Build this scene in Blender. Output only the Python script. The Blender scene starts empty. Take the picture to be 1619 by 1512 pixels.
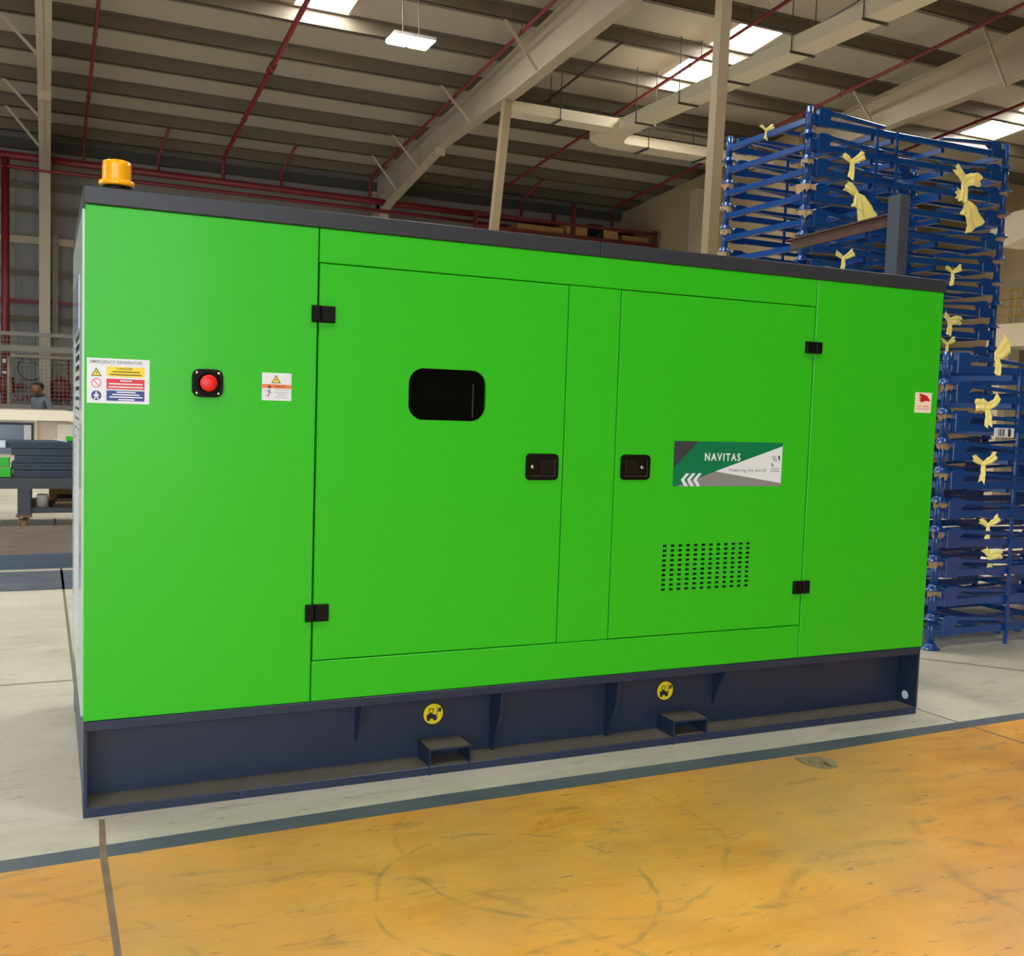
import bpy, math, random
from mathutils import Vector, Matrix
random.seed(7)
SC = bpy.context.scene
COL = SC.collection

# ------------------------------------------------------------------ camera
cam_data = bpy.data.cameras.new('camera')
cam = bpy.data.objects.new('camera', cam_data)
COL.objects.link(cam)
SC.camera = cam
cam_data.sensor_fit = 'HORIZONTAL'
cam_data.sensor_width = 36.0
cam_data.lens = 1614.13 / 1619.0 * 36.0
cam_data.clip_end = 200
_r = Vector((0.91034438, -0.41251718, 0.03320661))
_u = Vector((-0.00130916, 0.07736713, 0.99700181))
_f = Vector((0.41384948, 0.90765847, -0.06989068))
m = Matrix((_r, _u, -_f)).transposed().to_4x4()
m.translation = Vector((-0.11, -3.6415, 1.4389))
cam.matrix_world = m

# ------------------------------------------------------------------ world, light, exposure
SC.view_settings.view_transform = 'Standard'
SC.view_settings.look = 'None'
SC.view_settings.exposure = -0.28
SC.view_settings.gamma = 1.0
SC.view_settings.use_curve_mapping = False
W = bpy.data.worlds.new('daylight')
SC.world = W
W.use_nodes = True
bg = W.node_tree.nodes['Background']
bg.inputs[0].default_value = (0.84, 0.93, 1.0, 1)
bg.inputs[1].default_value = 5.4
SKY_STRENGTH = 50.0
LAMP_STRENGTH = 120.0


def portal(name, loc, rot, sx, sy):
    d = bpy.data.lights.new(name, 'AREA')
    d.shape = 'RECTANGLE'
    d.size, d.size_y = sx, sy
    d.cycles.is_portal = True
    o = bpy.data.objects.new(name, d)
    o.location = loc
    o.rotation_euler = rot
    COL.objects.link(o)


# unseen openings, added and sized for daylight and glare: one ahead of the machine, one in the left wall
FD = (-9.6, 1.5, 5.2)          # x0, x1, height of the added, unseen front doorway (y = -9)
LD = (2.0, 14.0, 4.6)          # y0, y1, height of the added, unseen left doorway (x = -10)
portal('front_doorway_light', ((FD[0] + FD[1]) / 2, -9.0, FD[2] / 2), (math.radians(90), 0, 0), FD[1] - FD[0], FD[2])
portal('left_doorway_light', (-10.0, (LD[0] + LD[1]) / 2, LD[2] / 2), (math.radians(90), 0, math.radians(-90)), LD[1] - LD[0], LD[2])


# ------------------------------------------------------------------ helpers
def lin(c):
    c /= 255.0
    return c / 12.92 if c <= 0.04045 else ((c + 0.055) / 1.055) ** 2.4


def rgb(r, g, b):
    return (lin(r), lin(g), lin(b), 1.0)


MATS = {}


def mat(name, col, rough=0.5, metal=0.0, var=0.0, vscale=6.0, bump=0.0, coat=0.0, emit=None, spec=None, alpha=None):
    if name in MATS:
        return MATS[name]
    M = bpy.data.materials.new(name)
    M.use_nodes = True
    nt = M.node_tree
    b = nt.nodes['Principled BSDF']
    c = rgb(*col)
    b.inputs['Base Color'].default_value = c
    b.inputs['Roughness'].default_value = rough
    b.inputs['Metallic'].default_value = metal
    if spec is not None:
        b.inputs['Specular IOR Level'].default_value = spec
    if coat:
        b.inputs['Coat Weight'].default_value = coat
        b.inputs['Coat Roughness'].default_value = 0.12
    if emit:
        b.inputs['Emission Color'].default_value = rgb(*emit[:3])
        b.inputs['Emission Strength'].default_value = emit[3]
    if var or bump:
        tc = nt.nodes.new('ShaderNodeTexCoord')
        n = nt.nodes.new('ShaderNodeTexNoise')
        n.inputs['Scale'].default_value = vscale
        n.inputs['Detail'].default_value = 6
        nt.links.new(tc.outputs['Object'], n.inputs['Vector'])
        if var:
            r = nt.nodes.new('ShaderNodeValToRGB')
            r.color_ramp.elements[0].position = 0.3
            r.color_ramp.elements[1].position = 0.75
            r.color_ramp.elements[0].color = (c[0] * (1 - var), c[1] * (1 - var), c[2] * (1 - var), 1)
            r.color_ramp.elements[1].color = (min(1, c[0] * (1 + var * .5)), min(1, c[1] * (1 + var * .5)), min(1, c[2] * (1 + var * .5)), 1)
            nt.links.new(n.outputs['Fac'], r.inputs['Fac'])
            nt.links.new(r.outputs['Color'], b.inputs['Base Color'])
        if bump:
            bp = nt.nodes.new('ShaderNodeBump')
            bp.inputs['Strength'].default_value = bump
            bp.inputs['Distance'].default_value = 0.01
            nt.links.new(n.outputs['Fac'], bp.inputs['Height'])
            nt.links.new(bp.outputs['Normal'], b.inputs['Normal'])
    MATS[name] = M
    return M


LOC = {}


class MB:
    """collects geometry (world coordinates) for ONE mesh object"""

    def __init__(self):
        self.v, self.f, self.mi, self.sm = [], [], [], []
        self.cur = 0
        self.smooth = False

    def face(self, idx):
        self.f.append(idx)
        self.mi.append(self.cur)
        self.sm.append(self.smooth)

    def poly(self, pts):
        s = len(self.v)
        self.v += [tuple(p) for p in pts]
        self.face(list(range(s, s + len(pts))))
        return self

    def box(self, x0, x1, y0, y1, z0, z1):
        s = len(self.v)
        self.v += [(x0, y0, z0), (x1, y0, z0), (x1, y1, z0), (x0, y1, z0), (x0, y0, z1), (x1, y0, z1), (x1, y1, z1), (x0, y1, z1)]
        for q in ((0, 3, 2, 1), (4, 5, 6, 7), (0, 1, 5, 4), (1, 2, 6, 5), (2, 3, 7, 6), (3, 0, 4, 7)):
            self.face([s + i for i in q])
        return self

    def cbox(self, x0, x1, y0, y1, z0, z1, c=0.004):
        """box whose front (y0) edges are chamfered by c"""
        s = len(self.v)
        self.v += [(x0 + c, y0, z0 + c), (x1 - c, y0, z0 + c), (x1 - c, y0, z1 - c), (x0 + c, y0, z1 - c),
                   (x0, y0 + c, z0), (x1, y0 + c, z0), (x1, y0 + c, z1), (x0, y0 + c, z1),
                   (x0, y1, z0), (x1, y1, z0), (x1, y1, z1), (x0, y1, z1)]
        self.face([s, s + 1, s + 2, s + 3])
        for i in range(4):
            j = (i + 1) % 4
            self.face([s + 4 + i, s + 4 + j, s + j, s + i])
            self.face([s + 8 + i, s + 8 + j, s + 4 + j, s + 4 + i])
        self.face([s + 11, s + 10, s + 9, s + 8])
        return self

    def prism(self, pts, ext):
        """extrude polygon pts (3-D) along the vector ext"""
        s = len(self.v)
        n = len(pts)
        e = Vector(ext)
        self.v += [tuple(p) for p in pts] + [tuple(Vector(p) + e) for p in pts]
        self.face([s + i for i in range(n)][::-1])
        self.face([s + n + i for i in range(n)])
        for i in range(n):
            j = (i + 1) % n
            self.face([s + i, s + j, s + n + j, s + n + i])
        return self

    def bar(self, a, b, w, h, up=(0, 0, 1)):
        """rectangular bar from a to b, w across, h along up"""
        a, b, up = Vector(a), Vector(b), Vector(up)
        d = (b - a).normalized()
        sd = d.cross(up)
        if sd.length < 1e-4:
            sd = d.cross(Vector((1, 0, 0)))
        sd.normalize()
        u2 = sd.cross(d)
        p = [a + sd * sx * w / 2 + u2 * sz * h / 2 for sx, sz in ((-1, -1), (1, -1), (1, 1), (-1, 1))]
        return self.prism(p, b - a)

    def tube(self, pts, r, n=10, caps=True):
        """round tube along pts, r a number or a list"""
        P = [Vector(p) for p in pts]
        rr = r if isinstance(r, (list, tuple)) else [r] * len(P)
        s0 = len(self.v)
        old = self.smooth
        self.smooth = n > 6
        ref = None
        for i, p in enumerate(P):
            d = (P[min(i + 1, len(P) - 1)] - P[max(i - 1, 0)]).normalized()
            if ref is None:
                ref = d.orthogonal().normalized()
            ref = (ref - d * ref.dot(d)).normalized()
            sd = d.cross(ref)
            for k in range(n):
                t = 2 * math.pi * k / n
                self.v.append(tuple(p + (ref * math.cos(t) + sd * math.sin(t)) * rr[i]))
        for i in range(len(P) - 1):
            for k in range(n):
                a = s0 + i * n + k
                b = s0 + i * n + (k + 1) % n
                self.face([a, b, b + n, a + n])
        self.smooth = False
        if caps:
            self.face([s0 + k for k in range(n)][::-1])
            self.face([s0 + (len(P) - 1) * n + k for k in range(n)])
        self.smooth = old
        return self

    def lathe(self, c, prof, n=20, axis='Z'):
        """prof: list of (r, h) along axis from centre c"""
        c = Vector(c)
        s0 = len(self.v)
        self.smooth = True
        for r, h in prof:
            for k in range(n):
                t = 2 * math.pi * k / n
                a, b = r * math.cos(t), r * math.sin(t)
                self.v.append(tuple(c + (Vector((a, b, h)) if axis == 'Z' else Vector((a, -h, b)) if axis == 'Y' else Vector((h, a, b)))))
        for i in range(len(prof) - 1):
            for k in range(n):
                a = s0 + i * n + k
                b = s0 + i * n + (k + 1) % n
                self.face([a, b, b + n, a + n])
        self.face([s0 + k for k in range(n)][::-1])
        e = s0 + (len(prof) - 1) * n
        self.face([e + k for k in range(n)])
        self.smooth = False
        return self

    def ball(self, c, r, n=10, m=7):
        rx, ry, rz = r if isinstance(r, (tuple, list)) else (r, r, r)
        s0 = len(self.v)
        self.smooth = True
        for i in range(m + 1):
            a = math.pi * i / m
            for k in range(n):
                t = 2 * math.pi * k / n
                self.v.append((c[0] + rx * math.sin(a) * math.cos(t), c[1] + ry * math.sin(a) * math.sin(t), c[2] + rz * math.cos(a)))
        for i in range(m):
            for k in range(n):
                a = s0 + i * n + k
                b = s0 + i * n + (k + 1) % n
                self.face([a, a + n, b + n, b])
        self.smooth = False
        return self

    def build(self, name, mats, parent=None, origin=None):
        if origin is None:
            origin = LOC.get(parent.name, (0, 0, 0)) if parent else (0, 0, 0)
        o3 = Vector(origin)
        me = bpy.data.meshes.new(name)
        me.from_pydata([tuple(Vector(p) - o3) for p in self.v], [], self.f)
        if not isinstance(mats, (list, tuple)):
            mats = [mats]
        for q in mats:
            me.materials.append(q)
        me.polygons.foreach_set('material_index', self.mi)
        me.polygons.foreach_set('use_smooth', self.sm)
        import bmesh
        bm = bmesh.new()
        bm.from_mesh(me)
        bmesh.ops.recalc_face_normals(bm, faces=bm.faces[:])
        bm.to_mesh(me)
        bm.free()
        me.update()
        o = bpy.data.objects.new(name, me)
        COL.objects.link(o)
        if parent:
            o.parent = parent
            o.location = o3 - Vector(LOC.get(parent.name, (0, 0, 0)))
        else:
            o.location = o3
        LOC[o.name] = tuple(o3)
        return o


def tag(o, label=None, cat=None, group=None, kind=None):
    if label:
        o['label'] = label
    if cat:
        o['category'] = cat
    if group:
        o['group'] = group
    if kind:
        o['kind'] = kind
    return o


def thing(name, label, cat, loc=(0, 0, 0), group=None):
    o = bpy.data.objects.new(name, None)
    o.empty_display_size = 0.1
    COL.objects.link(o)
    o.location = loc
    LOC[o.name] = tuple(loc)
    return tag(o, label, cat, group)


def struct(name, mb, mats):
    return tag(mb.build(name, mats), kind='structure')


def text(name, s, x0, z0, x1, z1, y, material, parent, bold=0.0, shear=0.0, fit=True, spacing=1.0, axis='front'):
    """flat lettering on a plane facing -Y, fitted into x0..x1, z0..z1"""
    cu = bpy.data.curves.new(name, 'FONT')
    cu.body = s
    cu.size = 1.0
    cu.offset = bold
    cu.shear = shear
    cu.space_character = spacing
    cu.resolution_u = 3
    ob = bpy.data.objects.new(name, cu)
    COL.objects.link(ob)
    dg = bpy.context.evaluated_depsgraph_get()
    me = bpy.data.meshes.new_from_object(ob.evaluated_get(dg))
    COL.objects.unlink(ob)
    bpy.data.objects.remove(ob)
    xs = [v.co.x for v in me.vertices]
    ys = [v.co.y for v in me.vertices]
    sx = (x1 - x0) / (max(xs) - min(xs))
    sz = (z1 - z0) / (max(ys) - min(ys))
    mx, my = min(xs), min(ys)
    B = MB()
    B.v = [(x0 + (v.co.x - mx) * sx, y, z0 + (v.co.y - my) * sz) for v in me.vertices]
    for p in me.polygons:
        B.face(list(p.vertices))
    bpy.data.meshes.remove(me)
    me_o = B.build(name, material, parent)
    # make every letter face the camera side (-Y)
    for p in me_o.data.polygons:
        if p.normal.y > 0:
            p.flip()
    return me_o


def rrect(x0, x1, z0, z1, r, n=5):
    pts = []
    for cx, cz, a0 in ((x1 - r, z1 - r, 0), (x0 + r, z1 - r, 90), (x0 + r, z0 + r, 180), (x1 - r, z0 + r, 270)):
        for i in range(n + 1):
            a = math.radians(a0 + 90 * i / n)
            pts.append((cx + r * math.cos(a), cz + r * math.sin(a)))
    return pts


def plate_hole(B, x0, x1, y0, y1, z0, z1, hole, c=0.004):
    """panel x0..x1, z0..z1 from y0 (front) to y1 with one hole (list of (x, z))"""
    cx = sum(p[0] for p in hole) / len(hole)
    cz = sum(p[1] for p in hole) / len(hole)
    outer = []
    for hx, hz in hole:
        dx, dz = hx - cx, hz - cz
        t = 1e9
        if dx > 1e-9: t = min(t, (x1 - c - cx) / dx)
        if dx < -1e-9: t = min(t, (x0 + c - cx) / dx)
        if dz > 1e-9: t = min(t, (z1 - c - cz) / dz)
        if dz < -1e-9: t = min(t, (z0 + c - cz) / dz)
        outer.append([cx + dx * t, cz + dz * t])
    for X, Z in ((x0 + c, z0 + c), (x1 - c, z0 + c), (x1 - c, z1 - c), (x0 + c, z1 - c)):   # snap the nearest ray to each corner
        k = min(range(len(outer)), key=lambda i: (outer[i][0] - X) ** 2 + (outer[i][1] - Z) ** 2)
        outer[k] = [X, Z]
    n = len(hole)
    s = len(B.v)
    B.v += [(x, y0, z) for x, z in outer] + [(x, y0, z) for x, z in hole] + [(x, y1, z) for x, z in hole]
    for i in range(n):
        j = (i + 1) % n
        B.face([s + i, s + j, s + n + j, s + n + i])
        B.face([s + n + i, s + n + j, s + 2 * n + j, s + 2 * n + i])
    s = len(B.v)
    B.v += [(x0 + c, y0, z0 + c), (x1 - c, y0, z0 + c), (x1 - c, y0, z1 - c), (x0 + c, y0, z1 - c),
            (x0, y0 + c, z0), (x1, y0 + c, z0), (x1, y0 + c, z1), (x0, y0 + c, z1),
            (x0, y1, z0), (x1, y1, z0), (x1, y1, z1), (x0, y1, z1)]
    for i in range(4):
        j = (i + 1) % 4
        B.face([s + 4 + i, s + 4 + j, s + j, s + i])
        B.face([s + 8 + i, s + 8 + j, s + 4 + j, s + 4 + i])


# ------------------------------------------------------------------ materials
GREEN = mat('green_powder_coat', (45, 192, 30), 0.36, coat=0.1, spec=0.35)
ROOFG = mat('dark_grey_powder_coat', (46, 54, 66), 0.4)
BASEB = mat('navy_base_paint', (34, 49, 74), 0.4, var=0.12, vscale=5)
DUST_SHEEN = mat('dusty_grey_steel', (104, 100, 92), 0.55, var=0.15, vscale=8)  # dust plus reflected light, put into a lighter grey for upward faces
BLACK = mat('black_plastic', (7, 7, 8), 0.5, spec=0.2)
BLACKM = mat('matt_black', (6, 6, 7), 0.7)
DARKPANE = mat('dark_tinted_glass', (3, 5, 4), 0.12, spec=0.12)
WHITE = mat('white_vinyl', (222, 236, 250), 0.35)
YELLOW = mat('sign_yellow', (240, 222, 40), 0.4)
SRED = mat('sign_red', (214, 40, 62), 0.4)
SBLUE = mat('sign_blue', (32, 62, 150), 0.4)
SORANGE = mat('sign_orange', (232, 132, 84), 0.4)
SDARK = mat('sign_dark_ink', (30, 32, 40), 0.5)
SGREY = mat('sign_grey_ink', (120, 126, 140), 0.5)
SPINK = mat('sign_pink_ring', (226, 96, 120), 0.4)
NAVG = mat('banner_green', (0, 122, 80), 0.5, spec=0.25)
NAVD = mat('banner_charcoal', (56, 66, 76), 0.5, spec=0.25)
NAVY_G = mat('banner_grey', (134, 138, 146), 0.5, spec=0.25)
CHROME = mat('chrome', (215, 215, 215), 0.15, metal=1.0)
BTNRED = mat('button_red', (226, 30, 34), 0.35)
RACKB = mat('rack_blue_gloss', (5, 66, 140), 0.25, coat=0.4)
TAPEY = mat('yellow_plastic_tape', (255, 250, 158), 0.45)
CARD = mat('packing_cardboard', (176, 150, 118), 0.8, var=0.2, vscale=20)
BOXC = mat('carton_brown', (168, 128, 80), 0.8, var=0.1, vscale=4)
STEELBG = mat('grey_blue_steel', (60, 70, 86), 0.5, var=0.15)
RUST = mat('rusty_brown_steel', (92, 64, 50), 0.65, var=0.3, vscale=14)
CREAM = mat('cream_steel_paint', (174, 162, 143), 0.5)
CREAM_SHADED = mat('olive_cream_paint', (138, 124, 97), 0.55)  # cream paint darkened; the posts' shade is put into the colour
PURL = mat('galvanised_purlin', (98, 90, 78), 0.6)
SHEET = mat('roof_sheet', (168, 161, 148), 0.6)
REDP = mat('red_fire_pipe', (112, 26, 36), 0.45)
DUCT = mat('white_duct', (212, 202, 178), 0.5)
HANG = mat('dark_hanger_rod', (64, 60, 54), 0.6)
WALLG = None


def clad_material(name, col, scale):
    M = mat(name, col, 0.6)
    nt = M.node_tree
    tc = nt.nodes.new('ShaderNodeTexCoord')
    sep = nt.nodes.new('ShaderNodeSeparateXYZ')
    nt.links.new(tc.outputs['Object'], sep.inputs[0])
    add = nt.nodes.new('ShaderNodeMath')
    nt.links.new(sep.outputs[0], add.inputs[0])
    nt.links.new(sep.outputs[1], add.inputs[1])
    mul = nt.nodes.new('ShaderNodeMath')
    mul.operation = 'MULTIPLY'
    mul.inputs[1].default_value = scale
    nt.links.new(add.outputs[0], mul.inputs[0])
    pp = nt.nodes.new('ShaderNodeMath')
    pp.operation = 'PINGPONG'
    pp.inputs[1].default_value = 1.0
    nt.links.new(mul.outputs[0], pp.inputs[0])
    gt = nt.nodes.new('ShaderNodeMath')
    gt.operation = 'SMOOTH_MIN'
    gt.inputs[1].default_value = 0.25
    gt.inputs[2].default_value = 0.05
    nt.links.new(pp.outputs[0], gt.inputs[0])
    bp = nt.nodes.new('ShaderNodeBump')
    bp.inputs['Strength'].default_value = 0.6
    bp.inputs['Distance'].default_value = 0.03
    nt.links.new(gt.outputs[0], bp.inputs['Height'])
    nt.links.new(bp.outputs['Normal'], nt.nodes['Principled BSDF'].inputs['Normal'])
    return M


CLAD = clad_material('grey_wall_cladding', (128, 126, 124), 6.0)
BEIGEW = clad_material('beige_wall_cladding', (160, 141, 108), 2.0)


def floor_material(name, base, dark, light, stain, rough, blot=1.5, marks=None, amount=0.5, worn=None):
    M = bpy.data.materials.new(name)
    M.use_nodes = True
    nt = M.node_tree
    L = nt.links.new
    b = nt.nodes['Principled BSDF']
    b.inputs['Roughness'].default_value = rough
    tc = nt.nodes.new('ShaderNodeTexCoord')

    def noise(sc, det=8, rou=0.6, stretch=None):
        n = nt.nodes.new('ShaderNodeTexNoise')
        n.inputs['Scale'].default_value = sc
        n.inputs['Detail'].default_value = det
        n.inputs['Roughness'].default_value = rou
        if stretch:
            mp = nt.nodes.new('ShaderNodeMapping')
            mp.inputs['Scale'].default_value = stretch
            mp.inputs['Rotation'].default_value = (0, 0, 0.25)
            L(tc.outputs['Object'], mp.inputs['Vector'])
            L(mp.outputs['Vector'], n.inputs['Vector'])
        else:
            L(tc.outputs['Object'], n.inputs['Vector'])
        return n.outputs['Fac']

    def ramp(src, p0, p1):
        r = nt.nodes.new('ShaderNodeMapRange')
        r.inputs['From Min'].default_value = p0
        r.inputs['From Max'].default_value = p1
        L(src, r.inputs['Value'])
        return r.outputs['Result']

    def mix(a, bcol, fac, k=1.0):
        mx = nt.nodes.new('ShaderNodeMix')
        mx.data_type = 'RGBA'
        if k != 1.0:
            mm = nt.nodes.new('ShaderNodeMath')
            mm.operation = 'MULTIPLY'
            mm.inputs[1].default_value = k
            L(fac, mm.inputs[0])
            fac = mm.outputs[0]
        L(fac, mx.inputs['Factor'])
        if isinstance(a, tuple):
            mx.inputs['A'].default_value = a
        else:
            L(a, mx.inputs['A'])
        mx.inputs['B'].default_value = bcol
        return mx.outputs['Result']

    c = mix(rgb(*base), rgb(*light), ramp(noise(blot, 6), 0.40, 0.66))
    c = mix(c, rgb(*dark), ramp(noise(blot * 1.6, 9, 0.68, (0.55, 1.7, 1)), 0.47, 0.72), amount)
    if worn:
        c = mix(c, rgb(*worn), ramp(noise(0.55, 7, 0.62), 0.50, 0.66), 0.75)
    c = mix(c, rgb(*stain), ramp(noise(7, 10, 0.72, (0.4, 1.5, 1)), 0.57, 0.72), amount * 0.9)
    c = mix(c, rgb(*stain), ramp(noise(26, 5, 0.62, (0.4, 1.3, 1)), 0.62, 0.72), amount)
    c = mix(c, rgb(*light), ramp(noise(18, 6, 0.65, (0.5, 1.4, 1)), 0.60, 0.75), amount * 0.6)
    if marks:
        sep = nt.nodes.new('ShaderNodeSeparateXYZ')
        L(tc.outputs['Object'], sep.inputs[0])
        wob = noise(3.0, 2)
        brk = ramp(noise(7.0, 5), 0.42, 0.62)
        for (mx0, my0, mr, mw, ex) in marks:          # tyre scuffs: parts of rings
            vs = nt.nodes.new('ShaderNodeCombineXYZ')
            vs.inputs[0].default_value, vs.inputs[1].default_value = mx0, my0
            vd = nt.nodes.new('ShaderNodeVectorMath')
            vd.operation = 'DISTANCE'
            L(tc.outputs['Object'], vd.inputs[0])
            L(vs.outputs[0], vd.inputs[1])
            w1 = nt.nodes.new('ShaderNodeMath')
            w1.operation = 'MULTIPLY_ADD'
            L(wob, w1.inputs[0])
            w1.inputs[1].default_value = 0.12
            L(vd.outputs['Value'], w1.inputs[2])
            d1 = nt.nodes.new('ShaderNodeMath')
            d1.operation = 'SUBTRACT'
            L(w1.outputs[0], d1.inputs[0])
            d1.inputs[1].default_value = mr + 0.06
            d2 = nt.nodes.new('ShaderNodeMath')
            d2.operation = 'ABSOLUTE'
            L(d1.outputs[0], d2.inputs[0])
            msk = ramp(d2.outputs[0], mw, mw * 0.3)
            mu = nt.nodes.new('ShaderNodeMath')
            mu.operation = 'MULTIPLY'
            L(msk, mu.inputs[0])
            L(brk, mu.inputs[1])
            c = mix(c, rgb(*stain), mu.outputs[0], ex)
    L(c, b.inputs['Base Color'])
    rr = nt.nodes.new('ShaderNodeMapRange')
    L(noise(6, 5), rr.inputs['Value'])
    rr.inputs['To Min'].default_value = rough - 0.12
    rr.inputs['To Max'].default_value = rough + 0.12
    L(rr.outputs['Result'], b.inputs['Roughness'])
    return M


CONC = floor_material('concrete_floor', (198, 195, 184), (172, 168, 156), (216, 213, 202), (128, 120, 110), 0.45, 0.9, amount=0.75)
YELF = floor_material('yellow_floor_paint', (226, 160, 62), (198, 136, 42), (238, 180, 88), (126, 106, 78), 0.42, 1.6, worn=(196, 158, 106),
                      marks=[(1.15, -0.98, 0.42, 0.012, 0.55), (1.45, -0.7, 0.55, 0.012, 0.4), (-0.5, -1.2, 0.75, 0.018, 0.35),
                             (0.2, -1.7, 1.15, 0.02, 0.3), (3.4, -1.6, 0.9, 0.03, 0.3), (2.4, -1.9, 0.8, 0.03, 0.35)], amount=0.95)
BLUF = floor_material('slate_blue_floor_line', (84, 96, 114), (66, 78, 90), (98, 110, 120), (128, 126, 120), 0.5, 3.0, amount=0.4)
JOINT = mat('floor_joint_filler', (134, 116, 98), 0.8, var=0.3, vscale=12)
JOINTD = mat('floor_joint_dark', (124, 112, 96), 0.8)
BANDF = floor_material('worn_blue_floor_band', (84, 92, 108), (70, 76, 90), (98, 106, 120), (120, 116, 112), 0.4, 2.0, amount=0.4)

# ------------------------------------------------------------------ floor
def yb(x, off=0.0):                       # front edge of the concrete strip / blue line, slightly skewed
    return -0.245 + 0.0185 * (x + 0.24) + off


FX0, FX1, FY0, FY1 = -24.0, 24.0, -24.0, 19.0
B = MB()
B.prism([(FX0, FY0, -0.2), (FX1, FY0, -0.2), (FX1, FY1, -0.2), (FX0, FY1, -0.2)], (0, 0, 0.198))
lw = lambda x: 0.090 - 0.0105 * (x + 0.24)
far = [(FX0, -0.26, 0), (-0.24, -0.25, 0), (1.22, -0.20, 0), (3.0, -0.184, 0), (4.32, -0.162, 0), (FX1, -0.1, 0)]
near = [(FX0, -0.36, 0), (-0.24, -0.34, 0), (1.18, -0.304, 0), (2.97, -0.29, 0), (3.55, -0.262, 0), (4.25, -0.238, 0), (FX1, -0.17, 0)]
B.cur = 0
B.poly(far + [(FX1, FY1, 0), (FX0, FY1, 0)])
B.cur = 2
B.poly(near + far[::-1])
B.cur = 1
B.poly([(FX0, FY0, 0), (FX1, FY0, 0)] + near[::-1])
B.cur = 3
B.poly([(0.048, -0.03, .0012), (0.066, -0.03, .0012), (0.060, -0.32, .0012), (0.064, -0.9, .0012), (0.064, -4, .0012), (0.046, -4, .0012), (0.046, -0.9, .0012), (0.038, -0.32, .0012)])
B.cur = 4
B.poly([(0.008, 1.4, .0012), (0.022, 1.4, .0012), (0.002, 4.8, .0012), (-0.03, 9.0, .0012), (-0.05, 9.0, .0012), (-0.016, 4.8, .0012)])
B.poly([(-4, 1.815, .0012), (0.02, 1.815, .0012), (0.02, 1.828, .0012), (-4, 1.828, .0012)])
B.poly([(3.835, 0.05, .0012), (3.845, 0.05, .0012), (3.915, -0.6, .0012), (3.90, -0.6, .0012)])
B.poly([(3.9, -0.6, .0012), (3.915, -0.6, .0012), (4.35, -4.0, .0012), (4.33, -4.0, .0012)])
B.poly([(3.84, 0.05, .0012), (3.85, 0.05, .0012), (3.86, 12, .0012), (3.84, 12, .0012)])
B.poly([(4.55, 0.98, .0012), (4.8, 0.735, .0012), (5.06, 0.43, .0012), (5.5, 0.0, .0012), (5.52, 0.01, .0012), (5.08, 0.445, .0012), (4.81, 0.755, .0012), (4.56, 0.995, .0012)])
B.cur = 5
B.poly([(-6, 4.4, .0012), (0.6, 4.4, .0012), (0.6, 5.28, .0012), (-6, 5.28, .0012)])
struct('floor', B, [CONC, YELF, BLUF, JOINT, JOINTD, BANDF])

# ------------------------------------------------------------------ hall shell
SL = 0.0865
YW = 19.0
ZE = 6.34                                  # underside of purlins at the back wall


def zr(y, dz=0.0):
    return ZE + dz + SL * (YW - y)


RX0, RX1, RY0 = -12.0, 24.0, -9.0
SHEET_DZ = 0.22
SKY_AND_FILL_COLS = [(-3.44, -2.64), (3.16, 3.96), (9.5, 10.3), (16.5, 17.45)]  # first column is unseen, added to light the floor and generator
SKY_AND_FILL_ROWS = [(9.45, 11.95), (2.2, 4.6), (-5.4, -2.6)]  # last two rows are unseen, added to light the foreground
xs = [RX0]
for a, b in SKY_AND_FILL_COLS:
    xs += [a, b]
xs.append(RX1)
ys = [RY0, -5.4, -2.6, 2.2, 4.6, 9.45, 11.95, YW]
B = MB()
for i in range(len(xs) - 1):
    for j in range(len(ys) - 1):
        x0, x1, y0, y1 = xs[i], xs[i + 1], ys[j], ys[j + 1]
        if i % 2 == 1 and (y0, y1) in SKY_AND_FILL_ROWS and (y0 > 0 or x0 < 4):
            continue
        B.prism([(x0, y0, zr(y0, SHEET_DZ)), (x1, y0, zr(y0, SHEET_DZ)), (x1, y1, zr(y1, SHEET_DZ)), (x0, y1, zr(y1, SHEET_DZ))], (0, 0, 0.05))
struct('ceiling', B, SHEET)
SKYM = mat('translucent_skylight', (255, 250, 238), 0.6, emit=(255, 249, 236, SKY_STRENGTH))
k = 0
for (a, b) in SKY_AND_FILL_COLS:
    for (c, d) in SKY_AND_FILL_ROWS:
        if c < 0 and a > 4:
            continue
        k += 1
        B = MB()
        B.prism([(a, c, zr(c, SHEET_DZ + .02)), (b, c, zr(c, SHEET_DZ + .02)), (b, d, zr(d, SHEET_DZ + .02)), (a, d, zr(d, SHEET_DZ + .02))], (0, 0, 0.02))
        struct('window_%d' % k, B, SKYM)  # also builds the unseen panels added for light

# walls
B = MB()
B.box(RX0, RX1, YW, YW + 0.15, 0, zr(YW, 0.22))
struct('wall_back', B, CLAD)
B = MB()
B.prism([(12.92, 12.3, 0), (12.92, YW, 0), (12.92, YW, zr(YW, -.01)), (12.92, 12.3, zr(12.3, -.01))], (0.12, 0, 0))
struct('wall_end', B, BEIGEW)
B = MB()
B.prism([(20.5, RY0, 0), (20.5, YW, 0), (20.5, YW, zr(YW, SHEET_DZ)), (20.5, RY0, zr(RY0, SHEET_DZ))], (0.15, 0, 0))
struct('wall_right', B, BEIGEW)
B = MB()
ztop = zr(RY0, SHEET_DZ)
B.box(-10, FD[0], RY0, RY0 + 0.15, 0, ztop)
B.box(FD[1], 20.5, RY0, RY0 + 0.15, 0, ztop)
B.box(FD[0], FD[1], RY0, RY0 + 0.15, FD[2], ztop)
struct('wall_front', B, BEIGEW)
B = MB()
B.prism([(-10.15, RY0, 0), (-10.15, LD[0], 0), (-10.15, LD[0], zr(LD[0], SHEET_DZ)), (-10.15, RY0, ztop)], (0.15, 0, 0))
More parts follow.
